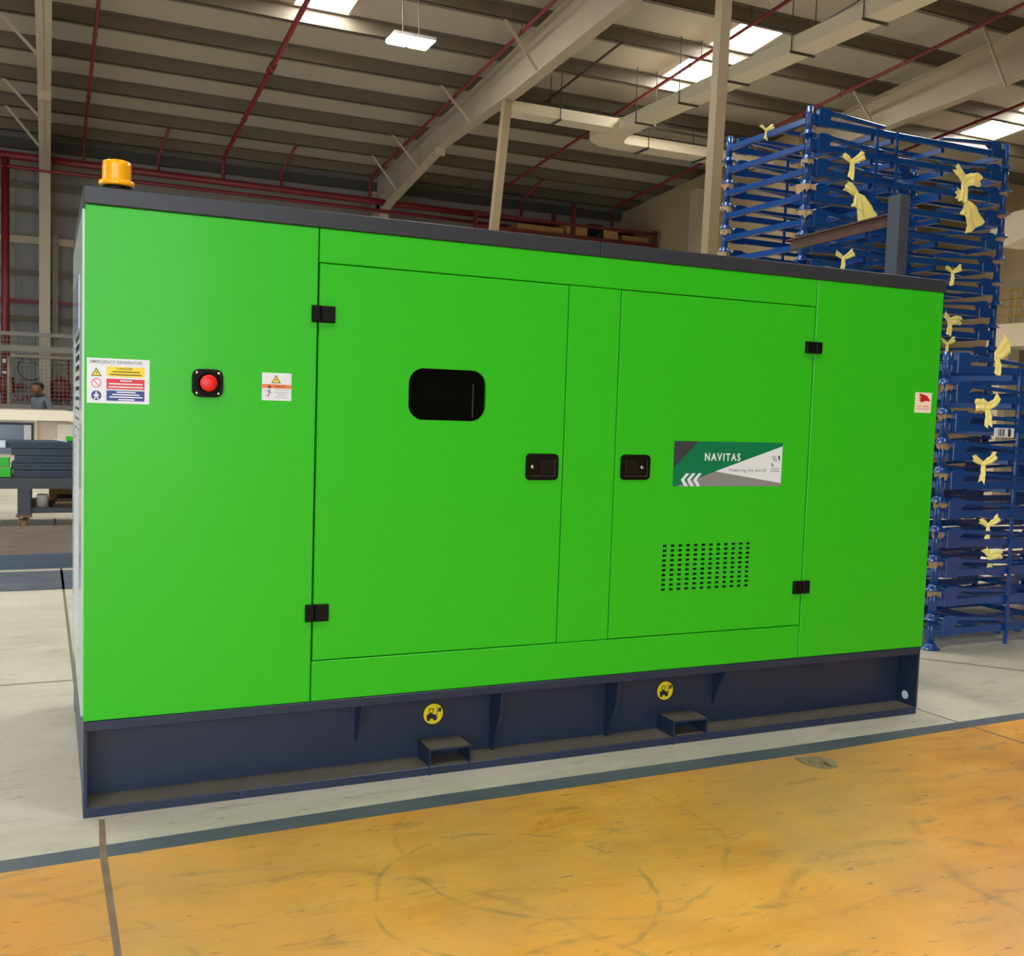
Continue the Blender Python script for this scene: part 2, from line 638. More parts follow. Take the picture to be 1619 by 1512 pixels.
B.prism([(-10.15, LD[1], 0), (-10.15, YW, 0), (-10.15, YW, zr(YW, SHEET_DZ)), (-10.15, LD[1], zr(LD[1], SHEET_DZ))], (0.15, 0, 0))
B.prism([(-10.15, LD[0], LD[2]), (-10.15, LD[1], LD[2]), (-10.15, LD[1], zr(LD[1], SHEET_DZ)), (-10.15, LD[0], zr(LD[0], SHEET_DZ))], (0.15, 0, 0))
struct('wall_left', B, CLAD)

ORD = ['first', 'second', 'third', 'fourth', 'fifth', 'sixth', 'seventh', 'eighth', 'ninth', 'tenth', 'eleventh', 'twelfth',
       'thirteenth', 'fourteenth', 'fifteenth', 'sixteenth', 'seventeenth', 'eighteenth', 'nineteenth', 'twentieth']
# purlins: Z sections running along the hall
PUR = [18.5] + [17.15 - 1.34 * k for k in range(19)]
for i, y in enumerate(PUR):
    z0, z1 = zr(y), zr(y, SHEET_DZ - 0.002)
    B = MB()
    B.prism([(RX0, y - .01, z0), (RX0, y + .01, z0), (RX0, y + .01, z1), (RX0, y - .01, z1)], (32.4, 0, 0))
    B.prism([(RX0, y - .01, z0), (RX0, y + .075, z0 - .002), (RX0, y + .075, z0 + .012), (RX0, y - .01, z0 + .012)], (32.4, 0, 0))
    B.prism([(RX0, y - .075, z1 - .006), (RX0, y + .01, z1 - .014), (RX0, y + .01, z1 - .001), (RX0, y - .075, z1 + .006)], (32.4, 0, 0))
    o = B.build('roof_purlin', PURL)
    tag(o, 'grey steel roof purlin, %s one out from the back wall' % ORD[i], 'purlin', 'roof purlins along the hall')

B = MB()
B.box(RX0, 12.91, 18.84, 18.99, 6.14, 6.33)
tag(B.build('eave_beam', mat('dark_eave_steel', (66, 66, 64), .6)), 'dark steel eave beam along the top of the back wall', 'beam')  # dark colour stands for the shade under the eaves
# portal frames: tapered rafter + column
def frame(xf, label, prof, col=True, y_end=5.0):
    """prof: list of (y, z_bottom) from the knee towards the camera"""
    t = thing('portal_frame', label, 'steel frame', (xf, YW, 0), 'portal frames across the hall')
    fw = 0.1
    B = MB()
    up = [(xf - .006, y, zr(y, -.012)) for y, zb in prof]
    lo = [(xf - .006, y, zb) for y, zb in prof]
    B.prism(up + lo[::-1], (.012, 0, 0))
    B.build('rafter_web', CREAM, t)
    B = MB()
    for i in range(len(prof) - 1):
        (ya, za), (yb_, zb_) = prof[i], prof[i + 1]
        B.prism([(xf - fw, ya, za), (xf - fw, yb_, zb_), (xf - fw, yb_, zb_ + .016), (xf - fw, ya, za + .016)], (2 * fw, 0, 0))
    B.build('bottom_flange', CREAM, t)
    B = MB()
    ya, yb_ = prof[0][0], prof[-1][0]
    B.prism([(xf - fw, ya, zr(ya, -.016)), (xf - fw, yb_, zr(yb_, -.016)), (xf - fw, yb_, zr(yb_, -.002)), (xf - fw, ya, zr(ya, -.002))], (2 * fw, 0, 0))
    B.build('top_flange', CREAM, t)
    # splice plates
    ysp = 14.85
    if prof[-1][0] < ysp < prof[0][0]:
        zb = [p for p in prof if p[0] >= ysp][-1][1]
        B = MB()
        B.box(xf - fw, xf + fw, ysp - .02, ysp + .02, zb - .09, zr(ysp, -.01))
        B.build('splice_plate', CREAM, t)
    if col:
        B = MB()
        B.box(xf - fw, xf + fw, prof[0][0] - .62, prof[0][0] - .606, 0, prof[0][1] + .35)
        B.box(xf - .006, xf + .006, prof[0][0] - .606, prof[0][0] - .02, 0, prof[0][1] + .3)
        B.box(xf - fw, xf + fw, prof[0][0] - .02, prof[0][0], 0, zr(prof[0][0], -.02))
        B.build('column', CREAM, t)
    return t


RP = [(18.93, 5.62), (18.3, 5.62), (17.9, 5.72), (14.85, 6.2), (14.8, 6.24), (11.4, 6.35), (8.0, 6.58), (4.5, 6.9), (-8.8, 8.0)]
frame(-0.17, 'cream tapered roof frame at far left, seen edge on above the beacon', RP)
frame(6.6, 'cream tapered roof frame rising from behind the green generator', RP)
frame(13.2, 'cream tapered roof frame above the stack of blue pallets', [(18.93, 5.62), (17.9, 5.75), (14.8, 6.24), (11.2, 6.44), (7.5, 6.63), (4.5, 6.85), (-8.8, 7.95)], col=False)

# flange braces
def brace(xf, y, side, yb_, zb, label):
    B = MB()
    a = Vector((xf + side * 0.66, y, zr(y, 0.03)))
    b = Vector((xf + side * 0.09, yb_, zb))
    B.bar(a, b, 0.045, 0.006, (0, 1, 0))
    B.bar(a + Vector((0, .022, 0)), b + Vector((0, .022, 0)), 0.006, 0.045, (0, 1, 0))
    tag(B.build('flange_brace', CREAM), label, 'brace', 'thin braces from purlin to rafter')


def rz(y, P=RP):
    for (ya, za), (yb_, zb_) in zip(P[:-1], P[1:]):
        if yb_ <= y <= ya:
            return za + (zb_ - za) * (ya - y) / (ya - yb_)
    return P[-1][1]


for i, y in enumerate((17.15, 15.81, 13.13)):
    brace(-0.17, y, -1, y, rz(y) + .02, 'thin pale brace beside the far left roof frame, %s from the back' % ORD[i])
for i, y in enumerate((17.15, 15.81, 13.13, 10.45)):
    brace(6.6, y, -1, y, rz(y) + .02, 'thin pale brace on the middle roof frame, %s from its knee' % ORD[i])
for i, y in enumerate((10.45, 7.77)):
    brace(13.2, y, -1, y, 6.52, 'thin pale brace on the right roof frame, %s one from the back' % ('near' if i else 'far'))
for i, y in enumerate((14.47, 13.13)):
    brace(12.98, y, -1, y, zr(y) - .5, 'short pale brace on the beige end wall, %s one' % ('rear' if i == 0 else 'front'))

# interior posts
t = thing('hall_column', 'cream square column standing behind the pallet stack, bare and full height', 'column', (6.56, 6.0, 0))
B = MB()
B.prism([(6.49, 5.93, 0), (6.62, 5.93, 0), (6.62, 6.06, 0), (6.49, 6.06, 0)], (0.11, 0, 6.74))
B.build('shaft', CREAM_SHADED, t)
B = MB()
B.box(6.40, 6.72, 5.85, 6.15, 0, .02)
B.build('base_plate', CREAM, t)
t = thing('wind_post', 'cream leaning post under the middle roof frame, its foot hidden by generator', 'column', (6.2, 11.9, 0))
B = MB()
B.bar((6.10, 11.75, 0.0), (6.60, 11.75, rz(11.75) - .005), 0.13, 0.13, (0, 1, 0))
B.build('shaft', CREAM_SHADED, t)
B = MB()
B.box(6.0, 6.25, 11.6, 11.9, 0, .02)
B.build('base_plate', CREAM, t)
B = MB()
B.prism([(12.74, 15.3, 0), (12.915, 15.3, 0), (12.915, 15.6, 0), (12.74, 15.6, 0)], (0, 0, 6.3))
tag(B.build('wall_pilaster', CREAM), 'pale pilaster on the beige end wall, next to the hall column', 'pilaster')

# girts on the back wall
for i, (z, h, c) in enumerate(((5.45, .09, 0), (4.97, .05, 0), (4.40, .12, 1), (3.76, .07, 0), (3.2, .05, 2), (2.87, .07, 0))):
    B = MB()
    B.box(RX0, 12.91, YW - .13, YW, z - h / 2, z + h / 2)
    B.box(RX0, 12.91, YW - .136, YW - .1301, z - h / 2 - .02, z + h / 2 + .002)
    tag(B.build('wall_girt', [PURL, CREAM, REDP][c]), '%s girt on the grey back wall, %s from the top' % (['dark grey', 'pale cream', 'dull red'][c], ORD[i]), 'girt', 'horizontal rails of the back wall')
B = MB()
B.box(-.04, .07, 18.7, 18.86, 2.5, 4.52)
tag(B.build('cable_trunking', mat('grey_trunking', (132, 128, 122), .5)), 'grey vertical trunking on the back wall right of the left column', 'trunking')

# ------------------------------------------------------------------ fire pipes
def pipe(name, pts, r, label, cat='pipe', group=None, hang=None, m=None):
    t = thing(name, label, cat, pts[0], group)
    B = MB()
    B.tube(pts, r, 10)
    B.build('pipe_run', m or REDP, t)
    for (p, top) in hang or []:
        B = MB()
        B.tube([(p[0], p[1], p[2] + r * .5), (p[0], p[1], top)], .006, 6)
        B.tube([(p[0], p[1] - .012, p[2]), (p[0], p[1] + .012, p[2])], r * 1.35, 10)
        B.build('pipe_hanger', HANG, t)
    return t


px = [(0.52, -.1, .028), (3.15, -.1, .04), (6.25, -.12, .028), (9.2, -.12, .028), (12.3, -.1, .03), (15.53, -.1, .028)]
PLAB = ['first red sprinkler branch pipe from the left, above the beacon', 'second red sprinkler branch pipe from the left, thicker with a coupling',
        'red sprinkler branch pipe running beside the middle roof frame', 'red sprinkler branch pipe crossing the ceiling near the white duct tee',
        'red sprinkler branch pipe just left of the right roof frame', 'red sprinkler branch pipe beyond the right roof frame, by the far skylight']
for i, (x, dz, r) in enumerate(px):
    ye = 18.2 if i < 5 else 18.2
    P = [(x, -8.6, zr(-8.6, dz)), (x, ye, zr(ye, dz))]
    if i < 5:
        P += [(x, ye + .05, zr(ye, dz) - .05), (x, ye + .05, 5.82)]
    hang = [((x, y + .03, zr(y + .03, dz)), zr(y, .01)) for y in PUR[2:19:2]]
    t = pipe('sprinkler_pipe', P, r, PLAB[i], group='red sprinkler branch pipes', hang=hang)
    if i == 1:
        B = MB()
        B.tube([(x, 13.2, zr(13.2, dz)), (x, 13.5, zr(13.5, dz))], r * 1.5, 12)
        B.build('coupling', REDP, t)
# red header pipes along the back wall
pipe('fire_main', [(-3.0, 18.25, 5.88), (12.9, 18.25, 5.74)], .075, 'thick red fire main running along the back wall above the generator', 'pipe')
pipe('fire_main', [(-3.0, 18.22, 5.66), (12.9, 18.22, 5.56)], .04, 'thinner red pipe running just below the fire main', 'pipe')
pipe('fire_riser', [(-0.85, 18.25, 0.0), (-0.85, 18.25, 5.8)], .075, 'red vertical fire riser at the far left of the hall', 'pipe')
for i, (x, y) in enumerate(((1.9, 17.4), (4.35, 17.4), (9.9, 17.4))):
    pipe('pipe_offset', [(x, y + .9, 5.83), (x, y + .9, 6.2), (x + .1, y, 6.55)], .03, 'short red stub pipe rising from the fire main, %s of three from the left' % ORD[i], 'pipe', 'short stub pipes')
pipe('conduit', [(10.2, -8.6, zr(-8.6, -.05)), (10.2, 13.5, zr(13.5, -.05))], .012, 'thin dark conduit crossing beneath the middle skylight', 'pipe', m=HANG)
pipe('conduit', [(7.8, 10.2, zr(10.2, -.1)), (7.8, 13.4, zr(13.4, -.1))], .02, 'short dark conduit right of the middle roof frame', 'pipe', m=HANG)

# ------------------------------------------------------------------ duct
t = thing('air_duct', 'white rectangular air duct with a tee and two branches', 'duct', (9.1, 11.0, 6.3))
zb, zt = 6.30, 6.49
B = MB()
B.box(8.93, 9.28, -8.8, 12.0, zb, zt)
B.build('main_run', DUCT, t)
B = MB()
# tee body: the main run turns into the right branch with a rounded outer corner
pts = [(8.93, 12.0), (8.90, 12.13), (8.90, 12.5), (8.72, 12.52), (8.72, 12.78), (8.76, 12.93), (8.84, 13.07), (8.95, 13.19), (9.08, 13.29), (9.25, 13.36), (9.45, 13.40), (9.62, 13.40),
       (9.62, 12.95), (9.5, 12.92), (9.42, 12.84), (9.36, 12.7), (9.28, 12.4), (9.28, 12.0)]
# split into convex strips across the run
half = [((8.93, 12.0), (9.28, 12.0)), ((8.90, 12.13), (9.28, 12.2)), ((8.90, 12.5), (9.30, 12.5)), ((8.72, 12.52), (9.31, 12.52)), ((8.72, 12.78), (9.36, 12.7)), ((8.80, 13.02), (9.42, 12.84)),
        ((8.95, 13.19), (9.46, 12.89)), ((9.2, 13.35), (9.5, 12.92)), ((9.62, 13.40), (9.62, 12.95))]
s0 = len(B.v)
for (p_, q_) in half:
    B.v += [(p_[0], p_[1], zb), (q_[0], q_[1], zb), (q_[0], q_[1], zt), (p_[0], p_[1], zt)]
for i in range(len(half) - 1):
    for k in range(4):
        l = (k + 1) % 4
        B.face([s0 + 4 * i + k, s0 + 4 * i + l, s0 + 4 * i + 4 + l, s0 + 4 * i + 4 + k])
B.face([s0, s0 + 1, s0 + 2, s0 + 3])
e_ = s0 + 4 * (len(half) - 1)
B.face([e_, e_ + 1, e_ + 2, e_ + 3])
B.build('tee', DUCT, t)
B = MB()
B.box(6.86, 8.9, 12.13, 12.5, zb + .004, zt - .01)
B.build('left_branch', DUCT, t)
B = MB()
B.box(9.62, 12.91, 12.95, 13.40, zb + .004, zt - .004)
B.build('right_branch', DUCT, t)
for y in (11.6, 10.3, 9.05, 7.63, 6.3, 5.0, 2.5, 0, -2.5, -5, -7.5):
    B = MB()
    B.box(8.9, 9.31, y - .012, y + .012, zb - .03, zb - .001)
    B.tube([(8.912, y, zb - .03), (8.912, y, zr(y, .21))], .008, 6)
    B.tube([(9.298, y, zb - .03), (9.298, y, zr(y, .21))], .008, 6)
    B.build('duct_hanger', HANG, t)
for x in (7.75, 10.0, 11.3, 12.6):
    B = MB()
    y0, y1 = (12.1, 12.53) if x < 9 else (12.92, 13.43)
    B.box(x - .012, x + .012, y0, y1, zb - .03, zb + .002)
    B.tube([(x, y0 + .012, zb - .03), (x, y0 + .012, zr(y0, .21))], .008, 6)
    B.tube([(x, y1 - .012, zb - .03), (x, y1 - .012, zr(y1, .21))], .008, 6)
    B.build('duct_hanger', HANG, t)
pipe('conduit', [(6.75, 12.75, 6.69), (12.9, 12.75, 6.69)], .022, 'dark conduit running above the left duct branch, upper one', 'pipe', m=HANG)
pipe('conduit', [(6.75, 12.75, 6.6), (12.9, 12.75, 6.6)], .022, 'dark conduit running above the left duct branch, lower one', 'pipe', m=HANG)

# ------------------------------------------------------------------ high-bay lamp
LAMPM = mat('led_panel', (255, 255, 255), .5, emit=(255, 252, 244, LAMP_STRENGTH))
t = thing('highbay_lamp', 'bright white twin-panel high-bay lamp hanging from two wires', 'lamp', (4.5, 10.4, 6.5))
B = MB()
B.box(4.2, 4.8, 10.15, 10.58, 6.475, 6.52)
B.build('housing', mat('lamp_housing', (190, 190, 188), .4), t)
for a, b in ((4.215, 4.475), (4.525, 4.785)):
    B = MB()
    B.box(a, b, 10.165, 10.565, 6.462, 6.4745)
    B.build('led_panel', LAMPM, t)
for x in (4.38, 4.62):
    B = MB()
    B.tube([(x, 10.36, 6.52), (x, 10.42, zr(10.42, .2))], .008, 6)
    B.build('suspension_wire', HANG, t)

# ------------------------------------------------------------------ GENERATOR
GL = 3.785
GD = 1.40
G = thing('generator', 'large bright green enclosed generator on a navy skid base', 'generator', (0, 0, 0))
T = 0.03
x1s, x2s = 0.768, 3.020
B = MB()
B.cur = 1
B.box(0.012, GL - .012, T + .045, GD - .01, .335, 2.05)
B.build('inner_shell', [GREEN, BLACKM], G)
B = MB(); B.cbox(0, x1s - .002, 0, T + .02, .334, 2.049, .003); B.build('left_panel', GREEN, G)
B = MB(); B.cbox(x2s + .002, GL, 0, T + .02, .334, 2.049, .003); B.build('right_panel', GREEN, G)
B = MB(); B.cbox(x1s + .002, x2s - .002, 0, T, 1.929, 2.049, .003); B.build('top_rail', GREEN, G)
B = MB(); B.cbox(x1s + .002, x2s - .002, 0, T, .334, .483, .003); B.build('bottom_rail', GREEN, G)
B = MB(); B.cbox(1.776, 2.012, 0, T, .4855, 1.9265, .003); B.build('centre_post', GREEN, G)
B = MB(); B.box(.0, GL, GD - .01, GD, .334, 2.049); B.build('rear_panel', GREEN, G)
B = MB(); B.box(GL - .012, GL, T + .02, GD - .01, .334, 2.049); B.build('right_end_panel', GREEN, G)
# left end with louvres; pale colour stands in for grazing reflections on green
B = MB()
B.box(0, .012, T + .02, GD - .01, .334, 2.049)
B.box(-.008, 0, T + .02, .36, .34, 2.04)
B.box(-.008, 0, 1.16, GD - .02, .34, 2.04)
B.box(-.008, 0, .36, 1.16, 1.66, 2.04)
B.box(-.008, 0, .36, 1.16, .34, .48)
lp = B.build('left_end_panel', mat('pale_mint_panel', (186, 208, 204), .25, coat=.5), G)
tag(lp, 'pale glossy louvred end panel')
LV = MB()
for i in range(30):
    z = .5 + i * .0385
    LV.prism([(-.011, .37, z), (-.010, .37, z - .003), (-.002, .37, z + .006), (-.002, .37, z + .022)], (0, .66, 0))
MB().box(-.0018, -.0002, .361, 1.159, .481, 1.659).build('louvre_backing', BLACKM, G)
MB().box(-.0105, -.0081, .38, 1.14, 1.668, 1.86).build('side_pane', mat('pale_blue_gloss', (186, 204, 236), .12, coat=.6), G)  # pale blue stands for a reflection on the pane
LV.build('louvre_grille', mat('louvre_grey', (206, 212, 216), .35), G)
# roof
B = MB()
B.cbox(-.006, 1.9035, -.006, GD + .02, 2.05, 2.108, .003)
B.cbox(1.9065, GL + .008, -.006, GD + .02, 2.05, 2.108, .003)
B.build('roof_cap', ROOFG, G)
# doors
B = MB()
plate_hole(B, .7725, 1.7725, 0, T, .4865, 1.9255, rrect(1.115, 1.428, 1.377, 1.571, .058, 8), .003)
d1 = B.build('door', GREEN, G)
tag(d1, 'left door with a dark viewing window')
B = MB(); B.prism([(x, .012, z) for x, z in rrect(1.1, 1.443, 1.362, 1.586, .06, 6)], (0, .006, 0))
B.build('window_pane', DARKPANE, d1)  # shade inside the window opening, put into a black pane
B = MB()
B.prism([(1.376, .0095, 1.392), (1.381, .0095, 1.392), (1.381, .0095, 1.52), (1.376, .0095, 1.52)], (0, .003, 0))
B.build('gauge_edge', mat('dim_grey', (38, 44, 40), .5), d1)
# right door with slotted grille
gx0, gx1, gz0, gz1 = 2.2535, 2.7265, .672, .8805
nx, nz = 12, 10
B = MB()
c = .003
X0, X1, Z0, Z1 = 2.0155, 3.0165, .4865, 1.9255
xa, xb, za, zb2 = X0 + c, X1 - c, Z0 + c, Z1 - c
for (a, b, e, f2) in ((xa, xb, gz1, zb2), (xa, xb, za, gz0), (xa, gx0, gz0, gz1), (gx1, xb, gz0, gz1)):
    B.poly([(a, 0, e), (b, 0, e), (b, 0, f2), (a, 0, f2)])
s = len(B.v)
B.v += [(xa, 0, za), (xb, 0, za), (xb, 0, zb2), (xa, 0, zb2), (X0, c, Z0), (X1, c, Z0), (X1, c, Z1), (X0, c, Z1), (X0, T, Z0), (X1, T, Z0), (X1, T, Z1), (X0, T, Z1)]
for i in range(4):
    j = (i + 1) % 4
    B.face([s + 4 + i, s + 4 + j, s + j, s + i])
    B.face([s + 8 + i, s + 8 + j, s + 4 + j, s + 4 + i])
for i in range(nx):
    for j in range(nz):
        cx0, cx1 = gx0 + (gx1 - gx0) * i / nx, gx0 + (gx1 - gx0) * (i + 1) / nx
        cz0, cz1 = gz0 + (gz1 - gz0) * j / nz, gz0 + (gz1 - gz0) * (j + 1) / nz
        mx, mz = (cx0 + cx1) / 2, (cz0 + cz1) / 2
        hw, hh = .0108, .0052
        hole = [(mx + hw, mz), (mx + hw * .8, mz + hh), (mx, mz + hh), (mx - hw * .8, mz + hh), (mx - hw, mz), (mx - hw * .8, mz - hh), (mx, mz - hh), (mx + hw * .8, mz - hh)]
        out = [(cx1, mz), (cx1, cz1), (mx, cz1), (cx0, cz1), (cx0, mz), (cx0, cz0), (mx, cz0), (cx1, cz0)]
        s = len(B.v)
        B.v += [(x, 0, z) for x, z in out] + [(x, 0, z) for x, z in hole] + [(x, .004, z) for x, z in hole]
        for k in range(8):
            l = (k + 1) % 8
            B.face([s + k, s + l, s + 8 + l, s + 8 + k])
            B.face([s + 8 + k, s + 8 + l, s + 16 + l, s + 16 + k])
d2 = B.build('door', GREEN, G)
tag(d2, 'right door with a slotted vent grille')
B = MB(); B.box(gx0 - .02, gx1 + .02, .012, .016, gz0 - .02, gz1 + .02)
B.build('vent_backing', BLACKM, d2)
# hinges
for (x0, x1, z0, z1, xm) in ((.744, .828, 1.716, 1.775, .775), (.741, .826, .633, .695, .774), (2.966, 3.054, 1.72, 1.772, 3.018), (2.967, 3.056, .633, .691, 3.018)):
    B = MB()
    B.cbox(x0, xm - .0015, -.016, 0, z0, z1, .004)
    B.cbox(xm + .0015, x1, -.016, 0, z0, z1, .004)
    B.build('hinge', BLACK, G)
    
# latches
for (x0, x1, z0, z1, kx, pl, pr) in ((1.607, 1.750, 1.150, 1.256, .2, .46, .9), (2.039, 2.180, 1.151, 1.257, .73, .16, .62)):
    B = MB()
    w, h = x1 - x0, z1 - z0
    out = rrect(x0, x1, z0, z1, .018, 5)
    mid = rrect(x0 + .014, x1 - .014, z0 + .016, z1 - .016, .008, 5)
    n = len(out)
    s = len(B.v)
    B.v += [(x, 0, z) for x, z in out] + [(x, -.007, (z - (z0 + h / 2)) * .97 + z0 + h / 2) for x, z in out] + [(x, -.007, z) for x, z in mid] + [(x, -.002, z) for x, z in mid]
    for q in range(3):
        for i in range(n):
            j = (i + 1) % n
            B.face([s + q * n + i, s + q * n + j, s + (q + 1) * n + j, s + (q + 1) * n + i])
    B.face([s + 3 * n + i for i in range(n)])
    l = B.build('door_latch', BLACK, G)
    B = MB(); B.cbox(x0 + w * pl, x0 + w * pr, -.0065, -.002, z0 + h * .2, z0 + h * .8, .002)
    B.build('paddle', mat('satin_black', (16, 16, 17), .25), l)
    B = MB()
    B.bar((x0 + w * .12, -.0075, z0 + h * .165), (x0 + w * .9, -.0075, z0 + h * .165), .0012, .0015)
    B.bar((x0 + w * .885, -.0075, z0 + h * .165), (x0 + w * .885, -.0075, z0 + h * .8), .0015, .0012)
    B.build('recess_lip', mat('worn_edge_grey', (90, 88, 86), .4), l)  # thin grey lines along two edges of the recess
    B = MB(); B.lathe((x0 + w * kx, -.002, z0 + h * .5), [(.0085, 0), (.0085, .004), (.006, .006), (.002, .0062)], 14, 'Y')
    B.build('lock_cylinder', CHROME, l)
# emergency stop
B = MB()
ex0, ex1, ez0, ez1 = .337, .440, 1.436, 1.532
ecx, ecz = (ex0 + ex1) / 2, (ez0 + ez1) / 2
pts = []
for i in range(48):
    a = 2 * math.pi * i / 48
    ca, sa = math.cos(a), math.sin(a)
    rr = 1.0 / ((abs(ca) ** 4.5 + abs(sa) ** 4.5) ** (1 / 4.5))
    pts.append((ecx + rr * ca * (ex1 - ex0) / 2, ecz + rr * sa * (ez1 - ez0) / 2))
B.prism([(x, -.012, z) for x, z in pts], (0, .0119, 0))
es = B.build('emergency_stop', BLACK, G)
B = MB(); B.lathe((ecx, -.012, ecz), [(.041, 0), (.041, .006), (.034, .008), (.03, .002)], 28, 'Y'); B.build('collar', BLACK, es)
B = MB(); B.lathe((ecx, -.0125, ecz), [(.019, 0), (.019, .012), (.028, .016), (.029, .022), (.025, .026), (.012, .028)], 28, 'Y'); B.build('push_button', BTNRED, es)
for sx in (-1, 1):
    for sz in (-1, 1):
        B = MB(); B.lathe((ecx + sx * .036, -.0121, ecz + sz * .0345), [(.0052, 0), (.0048, .002), (.002, .0028)], 10, 'Y'); B.build('screw', CHROME, es)


def flat(B, pts, y):
    B.poly([(x, y, z) for x, z in pts])


def disc(cx, cz, r, n=28):
    return [(cx + r * math.cos(2 * math.pi * i / n), cz + r * math.sin(2 * math.pi * i / n)) for i in range(n)]


def ringf(B, cx, cz, ro, ri, y, n=28):
    s = len(B.v)
    for r in (ro, ri):
        B.v += [(x, y, z) for x, z in disc(cx, cz, r, n)]
    for i in range(n):
        j = (i + 1) % n
        B.face([s + i, s + j, s + n + j, s + n + i])


# sign 1: emergency generator notice
sx0, sx1, sz0, sz1 = .006, .2, 1.405, 1.553
w, h = sx1 - sx0, sz1 - sz0
sg = MB().box(sx0, sx1, -.0012, 0, sz0, sz1).build('notice_sign', WHITE, G)
tag(sg, 'white emergency generator notice with coloured panels')
text('heading', 'EMERGENCY GENERATOR', sx0 + .05 * w, sz0 + .885 * h, sx0 + .88 * w, sz0 + .955 * h, -.0018, SGREY, sg, .01)
for nm, m_, a, b in (('danger_panel', YELLOW, .6, .82), ('prohibition_panel', SRED, .32, .55), ('mandatory_panel', SBLUE, .06, .29)):
    B = MB(); flat(B, [(sx0 + .31 * w, sz0 + a * h), (sx0 + .92 * w, sz0 + a * h), (sx0 + .92 * w, sz0 + b * h), (sx0 + .31 * w, sz0 + b * h)], -.0018); B.build(nm, m_, sg)
text('danger_word', 'DANGER', sx0 + .47 * w, sz0 + .755 * h, sx0 + .73 * w, sz0 + .805 * h, -.0024, mat('olive_ink', (96, 88, 24), .5), sg, .01)
B = MB()
for zc, a, b in ((.71, .4, .84), (.645, .36, .87)):
    flat(B, [(sx0 + a * w, sz0 + (zc - .012) * h), (sx0 + b * w, sz0 + (zc - .012) * h), (sx0 + b * w, sz0 + (zc + .012) * h), (sx0 + a * w, sz0 + (zc + .012) * h)], -.0024)
B.build('fine_print', MATS['olive_ink'], sg)
B = MB()
for zc, a, b in ((.51, .53, .72), (.44, .35, .89), (.37, .34, .9), (.255, .47, .78), (.2, .4, .84), (.145, .36, .89), (.09, .5, .76)):
    flat(B, [(sx0 + a * w, sz0 + (zc - .014) * h), (sx0 + b * w, sz0 + (zc - .014) * h), (sx0 + b * w, sz0 + (zc + .014) * h), (sx0 + a * w, sz0 + (zc + .014) * h)], -.0024)
B.build('fine_print', WHITE, sg)


def hazard(parent, cx, zb_, s, y, name='hazard_triangle'):
    B = MB()
    B.cur = 0
    flat(B, [(cx - s * .6, zb_), (cx + s * .6, zb_), (cx, zb_ + s * 1.02)], y)
    B.cur = 1
    flat(B, [(cx - s * .45, zb_ + s * .09), (cx + s * .45, zb_ + s * .09), (cx, zb_ + s * .85)], y - .0005)
    B.cur = 0
    flat(B, [(cx + .06 * s, zb_ + s * .68), (cx - .13 * s, zb_ + s * .40), (cx - .01 * s, zb_ + s * .42), (cx - .08 * s, zb_ + s * .15), (cx + .13 * s, zb_ + s * .46), (cx + .01 * s, zb_ + s * .46)], y - .001)
    B.build(name, [SDARK, YELLOW], parent)


hazard(sg, sx0 + .148 * w, sz0 + .6 * h, .027, -.0018)
B = MB()
ringf(B, sx0 + .148 * w, sz0 + .445 * h, .0155, .0128, -.0018)
a = .0105
flat(B, [(sx0 + .148 * w - a - .001, sz0 + .445 * h + a - .001), (sx0 + .148 * w - a + .001, sz0 + .445 * h + a + .001), (sx0 + .148 * w + a + .001, sz0 + .445 * h - a + .001), (sx0 + .148 * w + a - .001, sz0 + .445 * h - a - .001)], -.0019)
B.build('prohibition_symbol', SPINK, sg)
B = MB()
cx, cz = sx0 + .148 * w, sz0 + .17 * h
flat(B, disc(cx, cz, .0158), -.0018)
B.cur = 1
flat(B, disc(cx, cz + .010, .003), -.0024)
flat(B, [(cx - .003, cz + .006), (cx + .003, cz + .006), (cx + .010, cz - .001), (cx + .008, cz - .003), (cx + .003, cz + .001), (cx + .0075, cz - .0125), (cx + .004, cz - .0135), (cx, cz - .003), (cx - .004, cz - .0135), (cx - .0075, cz - .0125), (cx - .003, cz + .001), (cx - .008, cz - .003), (cx - .010, cz - .001)], -.0024)
B.build('mandatory_symbol', [SBLUE, WHITE], sg)

# sign 2: electric shock warning
sx0, sx1, sz0, sz1 = .574, .677, 1.432, 1.529
w, h = sx1 - sx0, sz1 - sz0
sg = MB().box(sx0, sx1, -.0012, 0, sz0, sz1).build('warning_sign', WHITE, G)
tag(sg, 'white warning label with orange band')
B = MB(); flat(B, [(sx0, sz0 + .44 * h), (sx1, sz0 + .44 * h), (sx1, sz0 + .585 * h), (sx0, sz0 + .585 * h)], -.0016); B.build('orange_band', SORANGE, sg)
text('warning_word', 'WARNING', sx0 + .39 * w, sz0 + .475 * h, sx0 + .80 * w, sz0 + .55 * h, -.0022, mat('brown_ink', (150, 70, 20), .5), sg, .02)
B = MB(); flat(B, [(sx0 + .18 * w, sz0 + .455 * h), (sx0 + .32 * w, sz0 + .455 * h), (sx0 + .25 * w, sz0 + .57 * h)], -.0022); B.build('alert_triangle', mat('dark_red_ink', (84, 22, 16), .5), sg)
hazard(sg, sx0 + .475 * w, sz0 + .635 * h, .028, -.0018)
B = MB()
for zc, a, b in ((.385, .42, .94), (.30, .42, .94), (.24, .5, .86), (.18, .5, .84), (.11, .42, .9)):
    flat(B, [(sx0 + a * w, sz0 + (zc - .009) * h), (sx0 + b * w, sz0 + (zc - .009) * h), (sx0 + b * w, sz0 + (zc + .009) * h), (sx0 + a * w, sz0 + (zc + .009) * h)], -.0018)
B.build('fine_print', mat('pale_grey_ink', (164, 170, 182), .5), sg)
B = MB()
